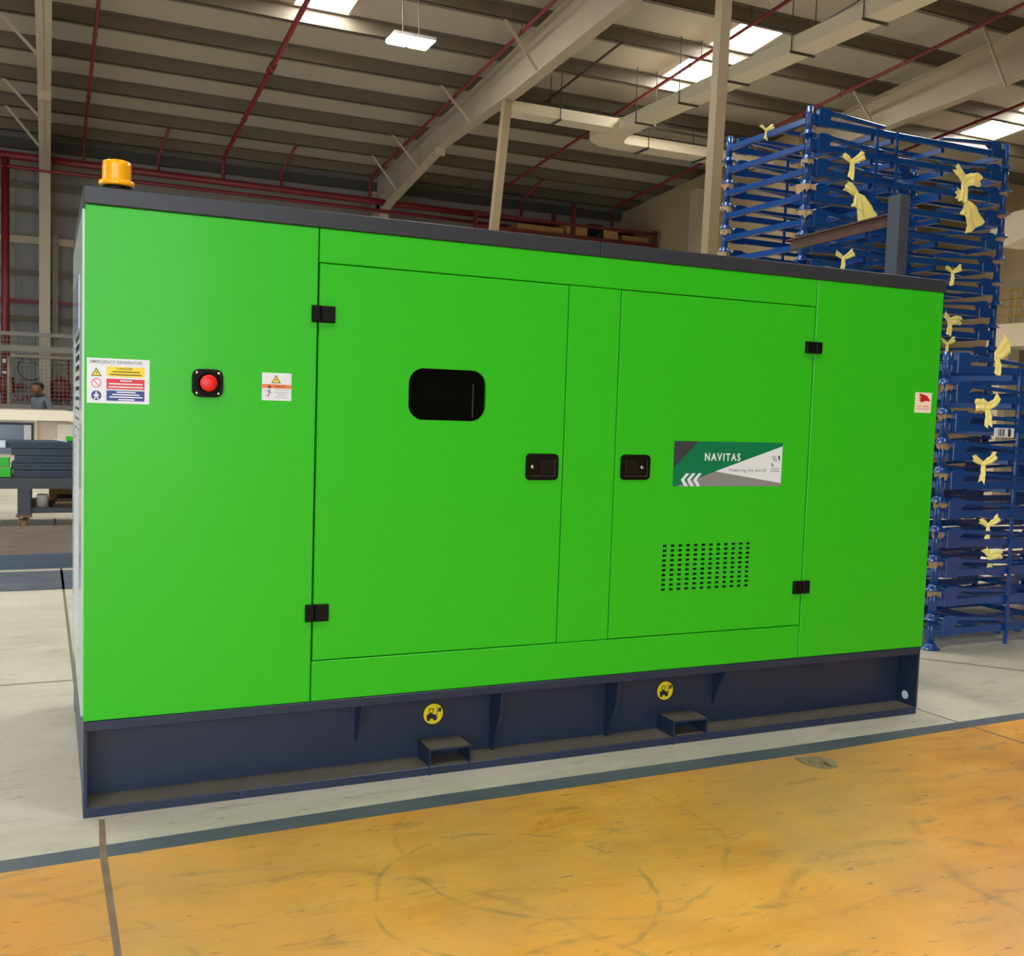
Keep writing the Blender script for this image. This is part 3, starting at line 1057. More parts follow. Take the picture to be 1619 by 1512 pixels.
cx, cz = sx0 + .24 * w, sz0 + .24 * h
flat(B, disc(cx + .001, cz + .0125, .0028, 12), -.0018)
for a, b, tw in (((0, .009), (0, -.003), .004), ((0, .008), (-.013, .011), .0022), ((0, .008), (.011, .002), .0022), ((0, -.003), (-.013, -.009), .0024), ((0, -.003), (-.004, -.014), .0024)):
    A, E_ = Vector((cx + a[0], 0, cz + a[1])), Vector((cx + b[0], 0, cz + b[1]))
    nn = (E_ - A).normalized().cross(Vector((0, 1, 0))) * tw / 2
    flat(B, [((A + nn).x, (A + nn).z), ((A - nn).x, (A - nn).z), ((E_ - nn * .5).x, (E_ - nn * .5).z), ((E_ + nn * .5).x, (E_ + nn * .5).z)], -.0019)
B.build('shock_symbol', SDARK, sg)

# banner
bx0, bx1, bz0, bz1 = 2.298, 2.868, 1.124, 1.317
w, h = bx1 - bx0, bz1 - bz0
P = lambda u, v: (bx0 + u * w, bz0 + v * h)
sg = MB().box(bx0, bx1, -.0012, 0, bz0, bz1).build('company_banner', NAVG, G)
tag(sg, 'rectangular green, grey and white company banner')
B = MB()
flat(B, [P(0, 1), P(.215, 1), P(0, .4)], -.0017); B.build('charcoal_corner', NAVD, sg)
B = MB(); flat(B, [P(.03, 0), P(1, 0), P(1, .07), P(.385, .335)], -.0017); B.build('grey_wedge', NAVY_G, sg)
B = MB(); flat(B, [P(.375, .335), P(1, .07), P(1, .92)], -.0020); B.build('white_wedge', WHITE, sg)
text('brand_lettering', 'NAVITAS', *P(.275, .57), *P(.602, .745), -.0023, WHITE, sg, .03, spacing=1.3)
text('slogan', 'Powering the world', *P(.502, .31), *P(.845, .40), -.0026, SDARK, sg, .004, .15, spacing=1.35)
B = MB()
for i in range(3):
    u = .068 + .055 * i
    flat(B, [P(u + .045, .29), P(u + .075, .29), P(u + .032, .145), P(u + .065, .0), P(u + .035, .0), P(u, .145)], -.0024)
B.build('chevrons', WHITE, sg)
B = MB()
flat(B, [P(.96, .70), P(.98, .70), P(.98, .58), P(.965, .62)], -.0026)
flat(B, [P(.902, .56), P(.902, .46), P(.922, .46)], -.0026)
B.cur = 1
for i in range(3):
    u = .9 + .011 * i
    z_ = .69 - .05 * i
    flat(B, [P(.898 + .016 * i, .7 - .0 * i), P(.904 + .016 * i, .7), P(.928 + .012 * i, .58 - .01 * i), P(.922 + .012 * i, .58 - .01 * i)], -.0026)
B.build('logo_mark', [mat('logo_teal', (20, 84, 76), .5), SGREY], sg)
B = MB()
for zc, a, b in ((.40, .895, .975), (.345, .89, .98)):
    flat(B, [P(a, zc - .012), P(b, zc - .012), P(b, zc + .012), P(a, zc + .012)], -.0026)
B.build('logo_caption', mat('pale_grey_ink', (164, 170, 182)), sg)

# origin sticker
sx0, sx1, sz0, sz1 = 3.640, 3.744, 1.474, 1.570
w, h = sx1 - sx0, sz1 - sz0
P = lambda u, v: (sx0 + u * w, sz0 + v * h)
sg = MB().box(sx0, sx1, -.0012, 0, sz0, sz1).build('origin_sticker', mat('ivory_vinyl', (240, 234, 224), .4), G)
tag(sg, 'small white sticker with red serrated emblem')
B = MB()
pts = [P(.3, .95), P(.72, .84), P(.95, .58), P(.62, .585), P(.38, .5)]
for i in range(4):
    pts += [P(.36 - .0 * i, .56 + .09 * i), P(.2, .6 + .09 * i)]
flat(B, pts, -.0017)
B.build('emblem', mat('emblem_red', (196, 30, 40), .4), sg)
text('caption', 'made in Qatar', *P(.08, .15), *P(.92, .24), -.0017, MATS['emblem_red'], sg, .005)
B = MB()
for a, b in ((.1, .4), (.5, .88)):
    flat(B, [P(a, .3), P(b, .3), P(b, .335), P(a, .335)], -.0017)
B.build('fine_print', SPINK, sg)

# beacon
bx, by = .098, .07
bb = MB().lathe((bx, by, 2.108), [(.048, 0), (.05, .012), (.046, .018), (.046, .02)], 28).build('beacon', BLACK, G)
tag(bb, 'orange warning beacon on a black foot')
AMB = mat('amber_lens', (255, 184, 22), .2)
B = MB()
prof = [(.055, .018), (.057, .022), (.057, .032), (.0555, .034), (.0465, .036)]
for i in range(9):
    prof += [(.0468, .037 + i * .006), (.0438, .040 + i * .006)]
prof += [(.045, .094), (.042, .099), (.034, .102), (.01, .1035)]
B.lathe((bx, by, 2.108), prof, 32)
B.build('lens', AMB, bb)
B = MB().lathe((.27, .12, 2.108), [(.012, 0), (.012, .004), (.006, .006)], 10)
B.build('roof_bolt', CHROME, G)

# skid base
WB = .13
B = MB()
B.cbox(0, 3.777, 0, WB + .03, .297, .332, .003)           # top flange
B.build('top_flange', BASEB, G)
B = MB(); B.box(.012, 3.765, WB, WB + .012, .033, .297); B.build('side_web', BASEB, G)
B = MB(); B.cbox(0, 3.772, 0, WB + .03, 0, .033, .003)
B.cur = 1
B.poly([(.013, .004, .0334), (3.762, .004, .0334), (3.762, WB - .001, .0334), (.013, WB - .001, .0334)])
B.build('bottom_flange', [BASEB, DUST_SHEEN], G)
B = MB(); B.box(0, .012, .002, GD, .033, .297); B.build('end_plate', BASEB, G)
B = MB(); B.box(3.763, 3.775, .002, GD, .033, .297); ep = B.build('end_plate', BASEB, G)
B = MB(); B.box(.0, 3.775, GD - .13, GD, 0, .033); B.box(.0, 3.775, GD - .13, GD, .297, .332); B.box(.012, 3.763, GD - .13, GD - .118, .033, .297); B.build('rear_beam', BASEB, G)
B = MB()
s = len(B.v)
y0, z0 = .068, .078
B.v += [(3.762, y0 + .021 * math.cos(2 * math.pi * i / 20), z0 + .021 * math.sin(2 * math.pi * i / 20)) for i in range(20)]
B.face(list(range(20)))
B.build('round_sticker', WHITE, ep)
for (x, full) in ((.975, 0), (1.545, 1), (2.085, 1), (2.645, 0)):
    B = MB()
    if full:
        B.prism([(x, .02, .297), (x, WB, .297), (x, WB, .033), (x, WB - .03, .033), (x, .03, .2)], (.01, 0, 0))
    else:
        B.prism([(x, .03, .297), (x, WB, .297), (x, WB, .12)], (.01, 0, 0))
    B.build('gusset', BASEB, G)
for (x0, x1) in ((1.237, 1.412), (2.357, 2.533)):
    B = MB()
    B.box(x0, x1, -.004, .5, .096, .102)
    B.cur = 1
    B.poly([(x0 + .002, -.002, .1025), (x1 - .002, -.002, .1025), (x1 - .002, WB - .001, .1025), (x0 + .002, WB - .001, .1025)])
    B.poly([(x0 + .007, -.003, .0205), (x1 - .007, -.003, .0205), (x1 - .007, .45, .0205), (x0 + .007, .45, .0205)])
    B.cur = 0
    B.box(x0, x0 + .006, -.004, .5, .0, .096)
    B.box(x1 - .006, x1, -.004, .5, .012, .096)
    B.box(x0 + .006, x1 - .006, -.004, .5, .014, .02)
    B.build('fork_pocket', [BASEB, DUST_SHEEN], G)
B = MB()
for x, z in ((2.35, .31),):
    pass
# fork lift stickers on the web
for (fx, fz, lab) in ((1.297, .2, 'left'), (2.392, .2, 'right')):
    y = WB - .001
    R = .047
    st = MB().prism([(x, y, z) for x, z in disc(fx, fz, R, 32)], (0, .001, 0)).build('forklift_sticker', SDARK, G)
    tag(st, 'round yellow forklift sticker, %s one' % lab)
    B = MB(); flat(B, disc(fx, fz, R * .88, 32), y - .0006); B.build('yellow_field', YELLOW, st)
    B = MB()
    q = lambda u, v: (fx + u * R * .96, fz + v * R * .96)
    yy = y - .0012
    flat(B, [q(-.62, -.42), q(.28, -.42), q(.28, -.1), q(-.02, -.02), q(-.12, .14), q(-.3, .14), q(-.34, -.02), q(-.62, -.02)], yy)
    flat(B, disc(fx - .42 * R, fz - .44 * R, .15 * R, 14), yy - .0002)
    flat(B, disc(fx + .16 * R, fz - .42 * R, .17 * R, 14), yy - .0002)
    for a, b, c_, d_ in ((-.42, -.34, -.02, .5), (-.42, .02, .44, .52), (-.06, .03, .1, .5), (.3, .37, -.42, .66), (.37, .72, .16, .22), (.46, .74, .22, .52)):
        flat(B, [q(a, c_), q(b, c_), q(b, d_), q(a, d_)], yy - .0004)
    B.build('forklift_symbol', SDARK, st)

# ------------------------------------------------------------------ blue stacking pallets
PLX, PLY, PITCH = 2.04, 0.98, 0.185
pal = thing('stacking_pallet', 'x', 'pallet', (0, 0, 0))


def post_mb(x, y):
    B = MB()
    B.tube([(x, y, .03), (x, y, .208)], .026, 14)
    return B


def cup_mb(x, y):
    B = MB()
    B.lathe((x, y, 0), [(.046, .0), (.062, .002), (.062, .006), (.046, .008), (.043, .02), (.034, .034), (.0265, .042)], 16)
    return B


posts = []
for (x, y) in ((0, 0), (PLX, 0), (PLX, PLY), (0, PLY)):
    p_ = post_mb(x, y).build('corner_post', RACKB, pal)
    cup_mb(x, y).build('foot_cup', RACKB, p_)
for y, sgn in ((0, -1), (PLY, 1)):
    B = MB()
    B.box(.024, PLX - .024, y - .018, y + .018, .084, .132)
    for sd in (0, 1):
        X = lambda u: u if sd == 0 else PLX - u
        pl = [(X(.075), y - .021, .078), (X(.075), y - .021, .196), (X(.1), y - .021, .212), (X(.17), y - .021, .212), (X(.20), y - .021, .20),
              (X(.72), y - .021, .164), (X(.72), y - .021, .146), (X(.22), y - .021, .172), (X(.185), y - .021, .150), (X(.185), y - .021, .078)]
        B.prism(pl, (0, .042, 0))
        B.box(min(X(.02), X(.08)), max(X(.02), X(.08)), y - .012, y + .012, .09, .16)
    lb_ = B.build('long_beam', RACKB, pal)
    md = lb_.modifiers.new('soft_edges', 'BEVEL'); md.width = .003; md.segments = 1; md.limit_method = 'ANGLE'
    B = MB()
    for x in (.63, .83):
        B.box(x - .01, x + .01, y + sgn * .030 - .008, y + sgn * .030 + .008, -.05, .13)
    B.box(.62, .84, y + sgn * .030 - .008, y + sgn * .030 + .008, -.06, -.046)
    B.build('fork_loop', RACKB, pal)
for x in (0, PLX):
    B = MB()
    B.box(x - .018, x + .018, .022, PLY - .022, .088, .132)
    lb_ = B.build('short_beam', RACKB, pal)
    md = lb_.modifiers.new('soft_edges', 'BEVEL'); md.width = .003; md.segments = 1; md.limit_method = 'ANGLE'
for y in (.33, .65):
    B = MB()
    B.box(.018, PLX - .018, y - .018, y + .018, .092, .116)
    B.build('deck_bar', RACKB, pal)
for x in (.63, .83, 1.36):
    B = MB()
    B.box(x - .015, x + .015, .02, PLY - .02, .055, .089)
    B.build('cross_bar', RACKB, pal)


def copy_tree(src, loc, rz_):
    r = src.copy()
    COL.objects.link(r)
    r.location = loc
    r.rotation_euler = (0, 0, rz_)
    for ch in list(src.children):
        c = ch.copy()
        COL.objects.link(c)
        c.parent = r
        for g_ in list(ch.children):
            d = g_.copy()
            COL.objects.link(d)
            d.parent = c
    return r


def stack(x, y, n, dx, dy, where, grp, first=None):
    z0 = 0.0
    for k in range(n):
        loc = (x + dx * k + random.uniform(-.004, .004), y + dy * k + random.uniform(-.004, .004), k * PITCH)
        o = copy_tree(pal, loc, random.uniform(-.003, .003)) if (first is None or k) else first
        if first is not None and k == 0:
            first.location = loc
        j = n - 1 - k
        o['label'] = ('blue steel pallet, topmost in the %s' % where) if j == 0 else ('blue steel pallet, %s from the top of the %s' % (ORD[j], where))
        o['category'] = 'pallet'
        o['group'] = grp


stack(4.955, 1.035, 10, .0105, .0098, 'low front stack', 'low front stack of blue pallets', pal)
stack(4.96, 2.49, 20, .003, .001, 'tall rear stack', 'tall rear stack of blue pallets')

# yellow tape ties on the pallets
def tie(x, y, z, label, kind=0, s=1.0, flip=1):
    t = MB()

    def ribbon(pts, w0, w1):
        """crumpled strip of plastic: 5 creased columns, edges uneven"""
        R_ = random.Random(int(x * 1000) + int(z * 1000) + len(t.v))
        n = 7
        rows = []
        for i in range(n):
            f = i / (n - 1) * (len(pts) - 1)
            k = min(int(f), len(pts) - 2)
            e = f - k
            pu = [pts[k][q_] * (1 - e) + pts[k + 1][q_] * e for q_ in range(3)]
            tx, tz = pts[k + 1][0] - pts[k][0], pts[k + 1][1] - pts[k][1]
            ln = math.hypot(tx, tz) or 1
            fr = (i / (n - 1)) ** 0.8
            wd = (w0 + (w1 - w0) * fr) / 2 * s * 1.5
            row = []
            for j in range(5):
                c_ = (j / 2.0 - 1)
                jit = R_.uniform(-.12, .12) * wd if 0 < i else 0
                end = R_.uniform(-.016, .016) * s if i == n - 1 else 0
                row.append((x + flip * (pu[0] * s - tz / ln * (wd * c_ + jit) + tx / ln * end), y - pu[2] * s - (.009 if j % 2 else 0) * s * (.4 + fr) + R_.uniform(-.002, .002),
                            z + pu[1] * s + tx / ln * (wd * c_ + jit) + tz / ln * end))
            rows.append(row)
        for i in range(n - 1):
            for j in range(4):
                t.poly([rows[i][j], rows[i + 1][j], rows[i + 1][j + 1], rows[i][j + 1]])
    t.ball((x, y - .012 * s, z), (.017 * s, .012 * s, .015 * s), 8, 5)
    if kind == 0:        # small bow with one hanging tail
        ribbon([(0, 0, .01), (.05, .03, .025), (.10, .06, .02)], .02, .05)
        ribbon([(0, 0, .01), (-.05, .02, .022), (-.10, .045, .015)], .018, .035)
        ribbon([(0, 0, .012), (-.006, -.06, .02), (-.012, -.125, .016)], .025, .042)
    elif kind == 1:      # broad hanging flap
        ribbon([(0, 0, .01), (-.06, .03, .025), (-.13, .055, .02)], .03, .06)
        ribbon([(0, 0, .012), (.04, -.06, .03), (.08, -.15, .025), (.11, -.20, .02)], .03, .16)
        ribbon([(0, 0, .014), (-.01, -.08, .035), (-.02, -.12, .03)], .03, .09)
    elif kind == 2:      # flat fat bow
        ribbon([(0, 0, .012), (.06, .015, .03), (.13, .01, .02)], .05, .055)
        ribbon([(0, 0, .012), (-.05, .035, .025), (-.09, .07, .02)], .035, .04)
        ribbon([(0, 0, .012), (-.004, -.06, .022), (-.012, -.13, .018)], .03, .05)
    else:                # knot with wide sail
        ribbon([(0, 0, .012), (.05, .05, .03), (.1, .10, .03), (.13, .12, .02)], .05, .13)
        ribbon([(0, 0, .012), (.03, -.07, .022), (.02, -.15, .018)], .03, .06)
    o = t.build('tape_tie', TAPEY, origin=(x, y, z))
    tag(o, label, 'tape', 'yellow tapes tied on the pallets')


ya = 2.475
tie(5.40, ya, 3.36, 'yellow tape bow with a thin tail, highest at left on the tall stack', 0)
tie(5.47, ya, 3.125, 'yellow tape with a broad hanging flap, left side of the tall stack', 1, 1.0)
tie(5.37, ya, 2.64, 'small yellow bow just above the generator roof', 0, .8)
tie(6.56, ya, 3.36, 'fat yellow bow highest at the right of the tall stack', 2, 1.3)
tie(6.60, ya, 3.20, 'yellow tape with a broad sail, under the fat bow at right', 1, 1.0, 1)
tie(6.50, ya, 2.63, 'small yellow bow right of the generator roof corner', 0, .8)
tie(6.50, ya, 2.24, 'yellow bow low on the tall stack beside generator edge', 2, .85)
tie(6.49, ya, 2.06, 'lowest yellow tie on the tall stack, at generator edge', 0, .7)
tie(5.0, 3.0, 3.66, 'yellow tie inside the top left side of the tall stack', 0, .6)
yb0 = 1.095
tie(5.43, yb0, 1.86, 'yellow tape with big loop atop the low front stack', 3, .75)
tie(5.37, yb0 - .01, 1.535, 'yellow tie with curled end, second down on the front stack', 2, .95, -1)
tie(5.36, yb0 - .015, 1.17, 'yellow bow halfway up the front stack', 0, .95)
tie(5.43, yb0 - .025, .775, 'yellow knot with short tail, second lowest on front stack', 0, .8)
tie(5.46, yb0 - .03, .575, 'lowest yellow bow on the front stack', 2, .75)
# scraps of packing under the cups
def scrap(x, y, z, label, s=1.0):
    B = MB()
    a = random.uniform(-.4, .4)
    pts = []
    for i in range(7):
        t_ = -0.2 + i * .32
        rr = (.055 + random.uniform(-.006, .012)) * s
        pts.append((x + rr * math.cos(-3.0 + t_), y + rr * math.sin(-3.0 + t_)))
    for i in range(6):
        p, q = pts[i], pts[i + 1]
        da, db = random.uniform(.022, .06) * s, random.uniform(.022, .06) * s
        B.prism([(p[0], p[1], z), (q[0], q[1], z), (q[0] * 1.0, q[1] - .004, z - db), (p[0], p[1] - .004, z - da)], (0, .002, 0))
    B.poly([(p[0], p[1], z) for p in pts] + [(x, y, z)])
    tag(B.build('packing_scrap', CARD, origin=(x, y, z)), label, 'packing', 'cardboard packing under post cups')


for k, (lv, s) in enumerate(((18, .95), (17, 1.3), (16, 1.15))):
    scrap(4.96 + .003 * lv, 2.49 + .001 * lv, lv * PITCH, 'cardboard packing under the near post of tall stack, %s from the top' % ORD[k], s)
for k, lv in enumerate((18, 17, 16, 15)):
    scrap(4.96 + .003 * lv, 3.47 + .001 * lv, lv * PITCH, 'cardboard packing under the far left post of tall stack, %s from the top' % ORD[k], .95)
for k, lv in enumerate((18, 17, 16, 15, 14)):
    scrap(7.0 + .003 * lv, 2.49 + .001 * lv, lv * PITCH, 'cardboard packing under the right post of tall stack, %s from the top' % ORD[k], .7)
for k, lv in enumerate((9, 8, 7, 6, 5, 4, 3, 2)):
    scrap(4.955 + .0105 * lv, 1.035 + .0098 * lv, lv * PITCH, 'cardboard packing on the front stack left post, %s from the top' % ORD[k], .8)
B = MB()
B.box(5.44, 5.62, 1.07, 1.072, 1.345, 1.405)
lab = B.build('barcode_label', WHITE)
tag(lab, 'white paper label with black bars on the front stack', 'label')
B = MB()
x = 5.475
for wd in (.006, .003, .009, .003, .004, .011):
    B.poly([(x, 1.0694, 1.352), (x + wd, 1.0694, 1.352), (x + wd, 1.0694, 1.398), (x, 1.0694, 1.398)])
    x += wd + .004
B.poly([(5.565, 1.0694, 1.35), (5.59, 1.0694, 1.35), (5.59, 1.0694, 1.40), (5.565, 1.0694, 1.40)])
B.build('bars', SDARK, lab)

# upright with rusty arm behind the generator
t = thing('storage_upright', 'grey-blue steel upright with a rusty brown arm behind generator', 'rack post', (4.2, .74, 0))
B = MB(); B.box(4.165, 4.235, .70, .79, 0, 2.68); B.build('upright', STEELBG, t)
B = MB(); B.bar((4.2, .79, 2.553), (4.2, 1.64, 2.522), .012, .066); B.bar((4.185, .79, 2.582), (4.185, 1.64, 2.551), .04, .008)
B.build('arm', RUST, t)
B = MB(); B.box(4.13, 4.27, .66, .84, 0, .015); B.build('foot_plate', STEELBG, t)

# scrap on the yellow floor
B = MB()
B.prism([(2.752, -.325, .0013), (2.86, -.345, .0013), (2.875, -.43, .0013), (2.845, -.475, .0013), (2.775, -.465, .0013), (2.745, -.40, .0013)], (0, 0, .004))
B.poly([(2.83, -.475, .006), (2.875, -.44, .006), (2.87, -.40, .018), (2.82, -.42, .014)])
tag(B.build('paper_scrap', mat('grey_brown_paper', (150, 132, 104), .8, var=.35, vscale=40)), 'torn grey-brown paper scrap lying on the yellow floor', 'litter')

# ------------------------------------------------------------------ shelf with cartons behind the generator, by the back wall
t = thing('pallet_rack', 'dark red storage rack against the back wall, only its top shown', 'rack', (11.0, 17.4, 0))
DRED = mat('dark_red_beam', (84, 24, 22), .5)
for y in (17.0, 18.0):
    B = MB(); B.box(8.2, 12.8, y - .03, y + .03, 5.2, 5.32); B.build('shelf_beam', DRED, t)
B = MB(); B.box(8.2, 12.8, 17.03, 17.97, 5.28, 5.31); B.build('shelf_board', mat('shelf_board', (120, 96, 70), .8), t)
for x in (8.25, 10.6, 12.75):
    for y in (17.0, 18.0):
        B = MB(); B.box(x - .04, x + .04, y - .04, y + .04, 0, 6.0 if x == 10.6 else 5.32); B.build('upright', DRED, t)

B = MB(); B.box(8.2, 12.8, 16.95, 16.97, 5.5, 5.57) ; B.build('guard_bar', DRED, t)
for x in (8.25, 12.75):
    B = MB(); B.box(x - .04, x + .04, 16.97, 17.03, 5.32, 5.62); B.build('guard_post', DRED, t)


def carton(x0, x1, y0, y1, z0, z1, label):
    t = thing('carton', label, 'box', ((x0 + x1) / 2, (y0 + y1) / 2, z0), 'cartons on the rack')
    B = MB(); B.cbox(x0, x1, y0, y1, z0, z1, .01); B.build('box_body', BOXC, t)
    B = MB(); B.box((x0 + x1) / 2 - .03, (x0 + x1) / 2 + .03, y0 - .002, y1, z1, z1 + .003); B.build('tape_strip', mat('packing_tape', (190, 150, 96), .4), t)


carton(9.3, 10.42, 17.1, 17.9, 5.31, 5.46, 'low brown carton at the left end above generator roof')
carton(10.5, 11.0, 17.05, 17.9, 5.31, 5.58, 'tall brown carton left of the black crate')
carton(11.42, 11.8, 17.05, 17.8, 5.31, 5.6, 'brown carton right of the black crate')
carton(11.95, 12.65, 17.1, 17.9, 5.31, 5.46, 'wide low carton at the right end of the shelf')
t = thing('plastic_crate', 'black open slatted crate between the cartons', 'crate', (11.2, 17.4, 5.31))
B = MB()
for x in (11.04, 11.17, 11.27, 11.38):
    B.box(x - .02, x + .02, 17.05, 17.09, 5.31, 5.62)
    B.box(x - .02, x + .02, 17.75, 17.79, 5.31, 5.62)
for z in (5.33, 5.48, 5.6):
    B.box(11.02, 11.40, 17.05, 17.09, z - .02, z + .02)
    B.box(11.02, 11.40, 17.75, 17.79, z - .02, z + .02)
    B.box(11.02, 11.06, 17.05, 17.79, z - .02, z + .02)
    B.box(11.36, 11.40, 17.05, 17.79, z - .02, z + .02)
B.build('slatted_sides', BLACKM, t)

# ------------------------------------------------------------------ left background
# workbench
t = thing('workbench', 'dark grey steel workbench on rusty casters left of the generator', 'workbench', (-.33, 7.9, 0))
WBM = mat('workbench_grey', (66, 72, 80), .5, var=.15)
B = MB(); B.box(-2.4, 1.2, 7.75, 9.0, .445, .555); B.build('bench_top', WBM, t)
for x in (-.33, -2.2, 1.05):
    for y in (7.81, 8.9):
        B = MB(); B.box(x - .06, x + .06, y - .06, y + .06, .175, .445); lg = B.build('leg', WBM, t)
        if x == -.33 or True:
            B = MB()
            B.box(x - .075, x + .075, y - .07, y + .07, .155, .175)
            B.box(x - .05, x - .035, y - .04, y + .05, .05, .155)
            B.box(x + .035, x + .05, y - .04, y + .05, .05, .155)
            B.lathe((x - .03, y + .01, .07), [(.02, 0), (.07, 0), (.07, .06), (.02, .06)], 18, 'X')
            cst = B.build('caster', mat('rusty_caster', (134, 100, 76), .7, var=.3, vscale=30), lg)
B = MB(); B.box(-.27, .99, 7.8, 8.9, .19, .245); B.build('lower_shelf', WBM, t)

# profiles lying on the bench
NAVP = mat('dark_navy_profile', (56, 70, 94), .4)
for i in range(5):
    z0 = .556 + i * .073
    B = MB()
    x0 = -.42 - .03 * (i % 2) + (-.3 if i == 4 else 0)
    yo = 7.86 + .012 * i
    B.box(x0, 1.1, yo, yo + .5, z0, z0 + .066)
    B.box(x0, 1.1, yo - .045, yo, z0 + .056, z0 + .068)
    o = B.build('steel_profile', NAVP)
    tag(o, 'long navy folded steel profile on the workbench, %s from the bottom of the pile' % ORD[i], 'profile', 'pile of navy profiles')
for i, (x0, x1, y, z0, z1, lb) in enumerate(((-.72, -.445, 7.77, .557, .66, 'bright green folded bracket at the left end of the profiles, lower one'), (-.72, -.46, 7.79, .662, .76, 'bright green folded bracket at the left end of the profiles, upper one'), (.06, .16, 7.95, .921, .975, 'bright green piece on top of the pile next to the generator'))):
    B = MB(); B.box(x0, x1, y, y + .006, z0, z1); B.box(x0, x1, y, y + .09, z0, z0 + .006); B.box(x1 - .006, x1, y, y + .09, z0, z1)
    B.box(x0 + .18, x0 + .2, y - .001, y, z0 + .04, z0 + .06) if i == 0 else None
    tag(B.build('sheet_bracket', GREEN), lb, 'bracket', 'green sheet metal brackets')
B = MB(); B.bar((-.05, 7.85, .945), (.07, 7.85, .925), .03, .008)
tag(B.build('paper_strip', WHITE), 'thin white strip lying on the navy profiles', 'strip')
B = MB(); B.box(-.6, -.5, 7.8, 7.95, .857, .925)
tag(B.build('foam_block', WHITE), 'small white block at the left top of the profile pile', 'block')
# stuff on the lower shelf
B = MB(); B.lathe((-.16, 7.92, .246), [(.055, 0), (.055, .12), (.05, .13)], 16)
tag(B.build('paint_tin', mat('tin_white', (206, 198, 190), .4)), 'pale tin on the lower shelf of the workbench', 'tin')
for i in range(3):
    B = MB(); B.box(-.06 + .02 * i, .6, 7.9 + .02 * i, 8.4, .246 + .028 * i, .271 + .028 * i)
    tag(B.build('flat_plate', RUST if i != 1 else mat('plywood', (150, 122, 92), .8)), 'flat %s sheet on the lower bench shelf, %s from the bottom' % ('rusty' if i != 1 else 'wooden', ORD[i]), 'sheet', 'sheets on the lower shelf')
B = MB(); B.cbox(-.1, .25, 8.5, 8.85, .246, .42, .006)
tag(B.build('carton', BOXC), 'brown carton at the back of the lower bench shelf', 'box')

# low steel trays on the floor in front of the bench
B = MB()
B.box(-3, .55, 5.40, 5.46, 0, .115)
B.box(-3, .55, 5.38, 5.40, 0, .012)
tag(B.build('floor_channel', mat('blue_grey_channel', (78, 90, 108), .45)), 'low blue-grey steel channel lying on the floor left of generator', 'channel')
t = thing('grating_tray', 'low rusty steel tray with a ribbed rear edge on the floor', 'tray', (-1, 6.3, 0))
B = MB(); B.box(-3, .5, 5.5, 6.9, 0, .11); B.build('tray_plate', mat('rust_grey_plate', (104, 92, 90), .6, var=.25, vscale=6), t)
B = MB()
for i in range(110):
    x = -3 + i * .032
    B.box(x, x + .02, 6.905, 7.4, .03, .112)
B.box(-3, .51, 6.92, 7.39, 0, .105)
B.build('grating', mat('grating_grey', (112, 100, 94), .6), t)

# white processing machine
t = thing('enclosed_machine', 'off-white enclosed machine with a dark window at the far left', 'machine', (-.6, 13.0, 0))
MW = mat('machine_white', (214, 206, 190), .4)
MB().box(-3.2, -.25, 13.0, 15.3, 0, 1.0).build('main_cabinet', MW, t)
B = MB()
B.prism([(-3.2, 12.93, 1.0), (-3.2, 15.35, 1.0), (-3.2, 15.3, 1.13), (-3.2, 13.05, 1.15)], (3.35, 0, 0))
B.prism([(.15, 12.93, 1.0), (.15, 15.35, 1.0), (.15, 15.3, 1.12), (.15, 13.05, 1.15)], (.55, 0, -.06))
B.build('top_cover', MW, t)
MB().box(-.249, .7, 13.05, 15.3, 0, .99).build('side_cabinet', mat('machine_beige', (196, 184, 166), .5), t)
MB().box(.02, .6, 13.0, 13.049, .2, .95).build('access_door', MW, t)
B = MB()
B.box(-3.1, -.30, 12.97, 12.999, .5, .965)
B.build('window_frame', mat('dark_frame', (26, 32, 44), .4), t)
MB().box(-3.05, -.33, 12.965, 12.969, .5, .93).build('window_pane', mat('bluish_pane', (96, 108, 124), .15), t)
MB().box(-.43, -.335, 12.96, 12.964, .5, .93).build('window_post', mat('pale_post', (176, 180, 182), .4), t)

# mesh fence at the back wall
t = thing('mesh_fence', 'thin grey wire mesh fence with two rails by the back wall', 'fence', (-.6, 17.3, 0))
GRM = mat('grey_fence', (122, 120, 116), .5)
for z, hh in ((2.47, .07), (2.2, .11), (1.13, .1)):
    B = MB(); B.box(-3, .9, 17.28, 17.32, z - hh / 2, z + hh / 2); B.build('rail', GRM, t)
for x in (-2.6, .75):
    B = MB(); B.box(x - .03, x + .03, 17.27, 17.33, 0, 2.5); B.build('fence_post', GRM, t)
B = MB()
for i in range(54):
    x = -2.95 + i * .072
    B.box(x - .0035, x + .0035, 17.296, 17.302, .1, 2.45)
for i in range(31):
    z = .1 + i * .075
    B.box(-2.95, .88, 17.29, 17.296, z - .0035, z + .0035)
B.build('wire_mesh', GRM, t)
# bent handrail
pipe('bent_handrail', [(-.77, 17.6, 0.0), (-.77, 17.6, 2.02), (-.72, 17.6, 2.08), (1.2, 17.6, 2.06), (1.2, 17.6, 0)], .035, 'cream bent pipe rail in front of the back wall', 'rail', m=CREAM)
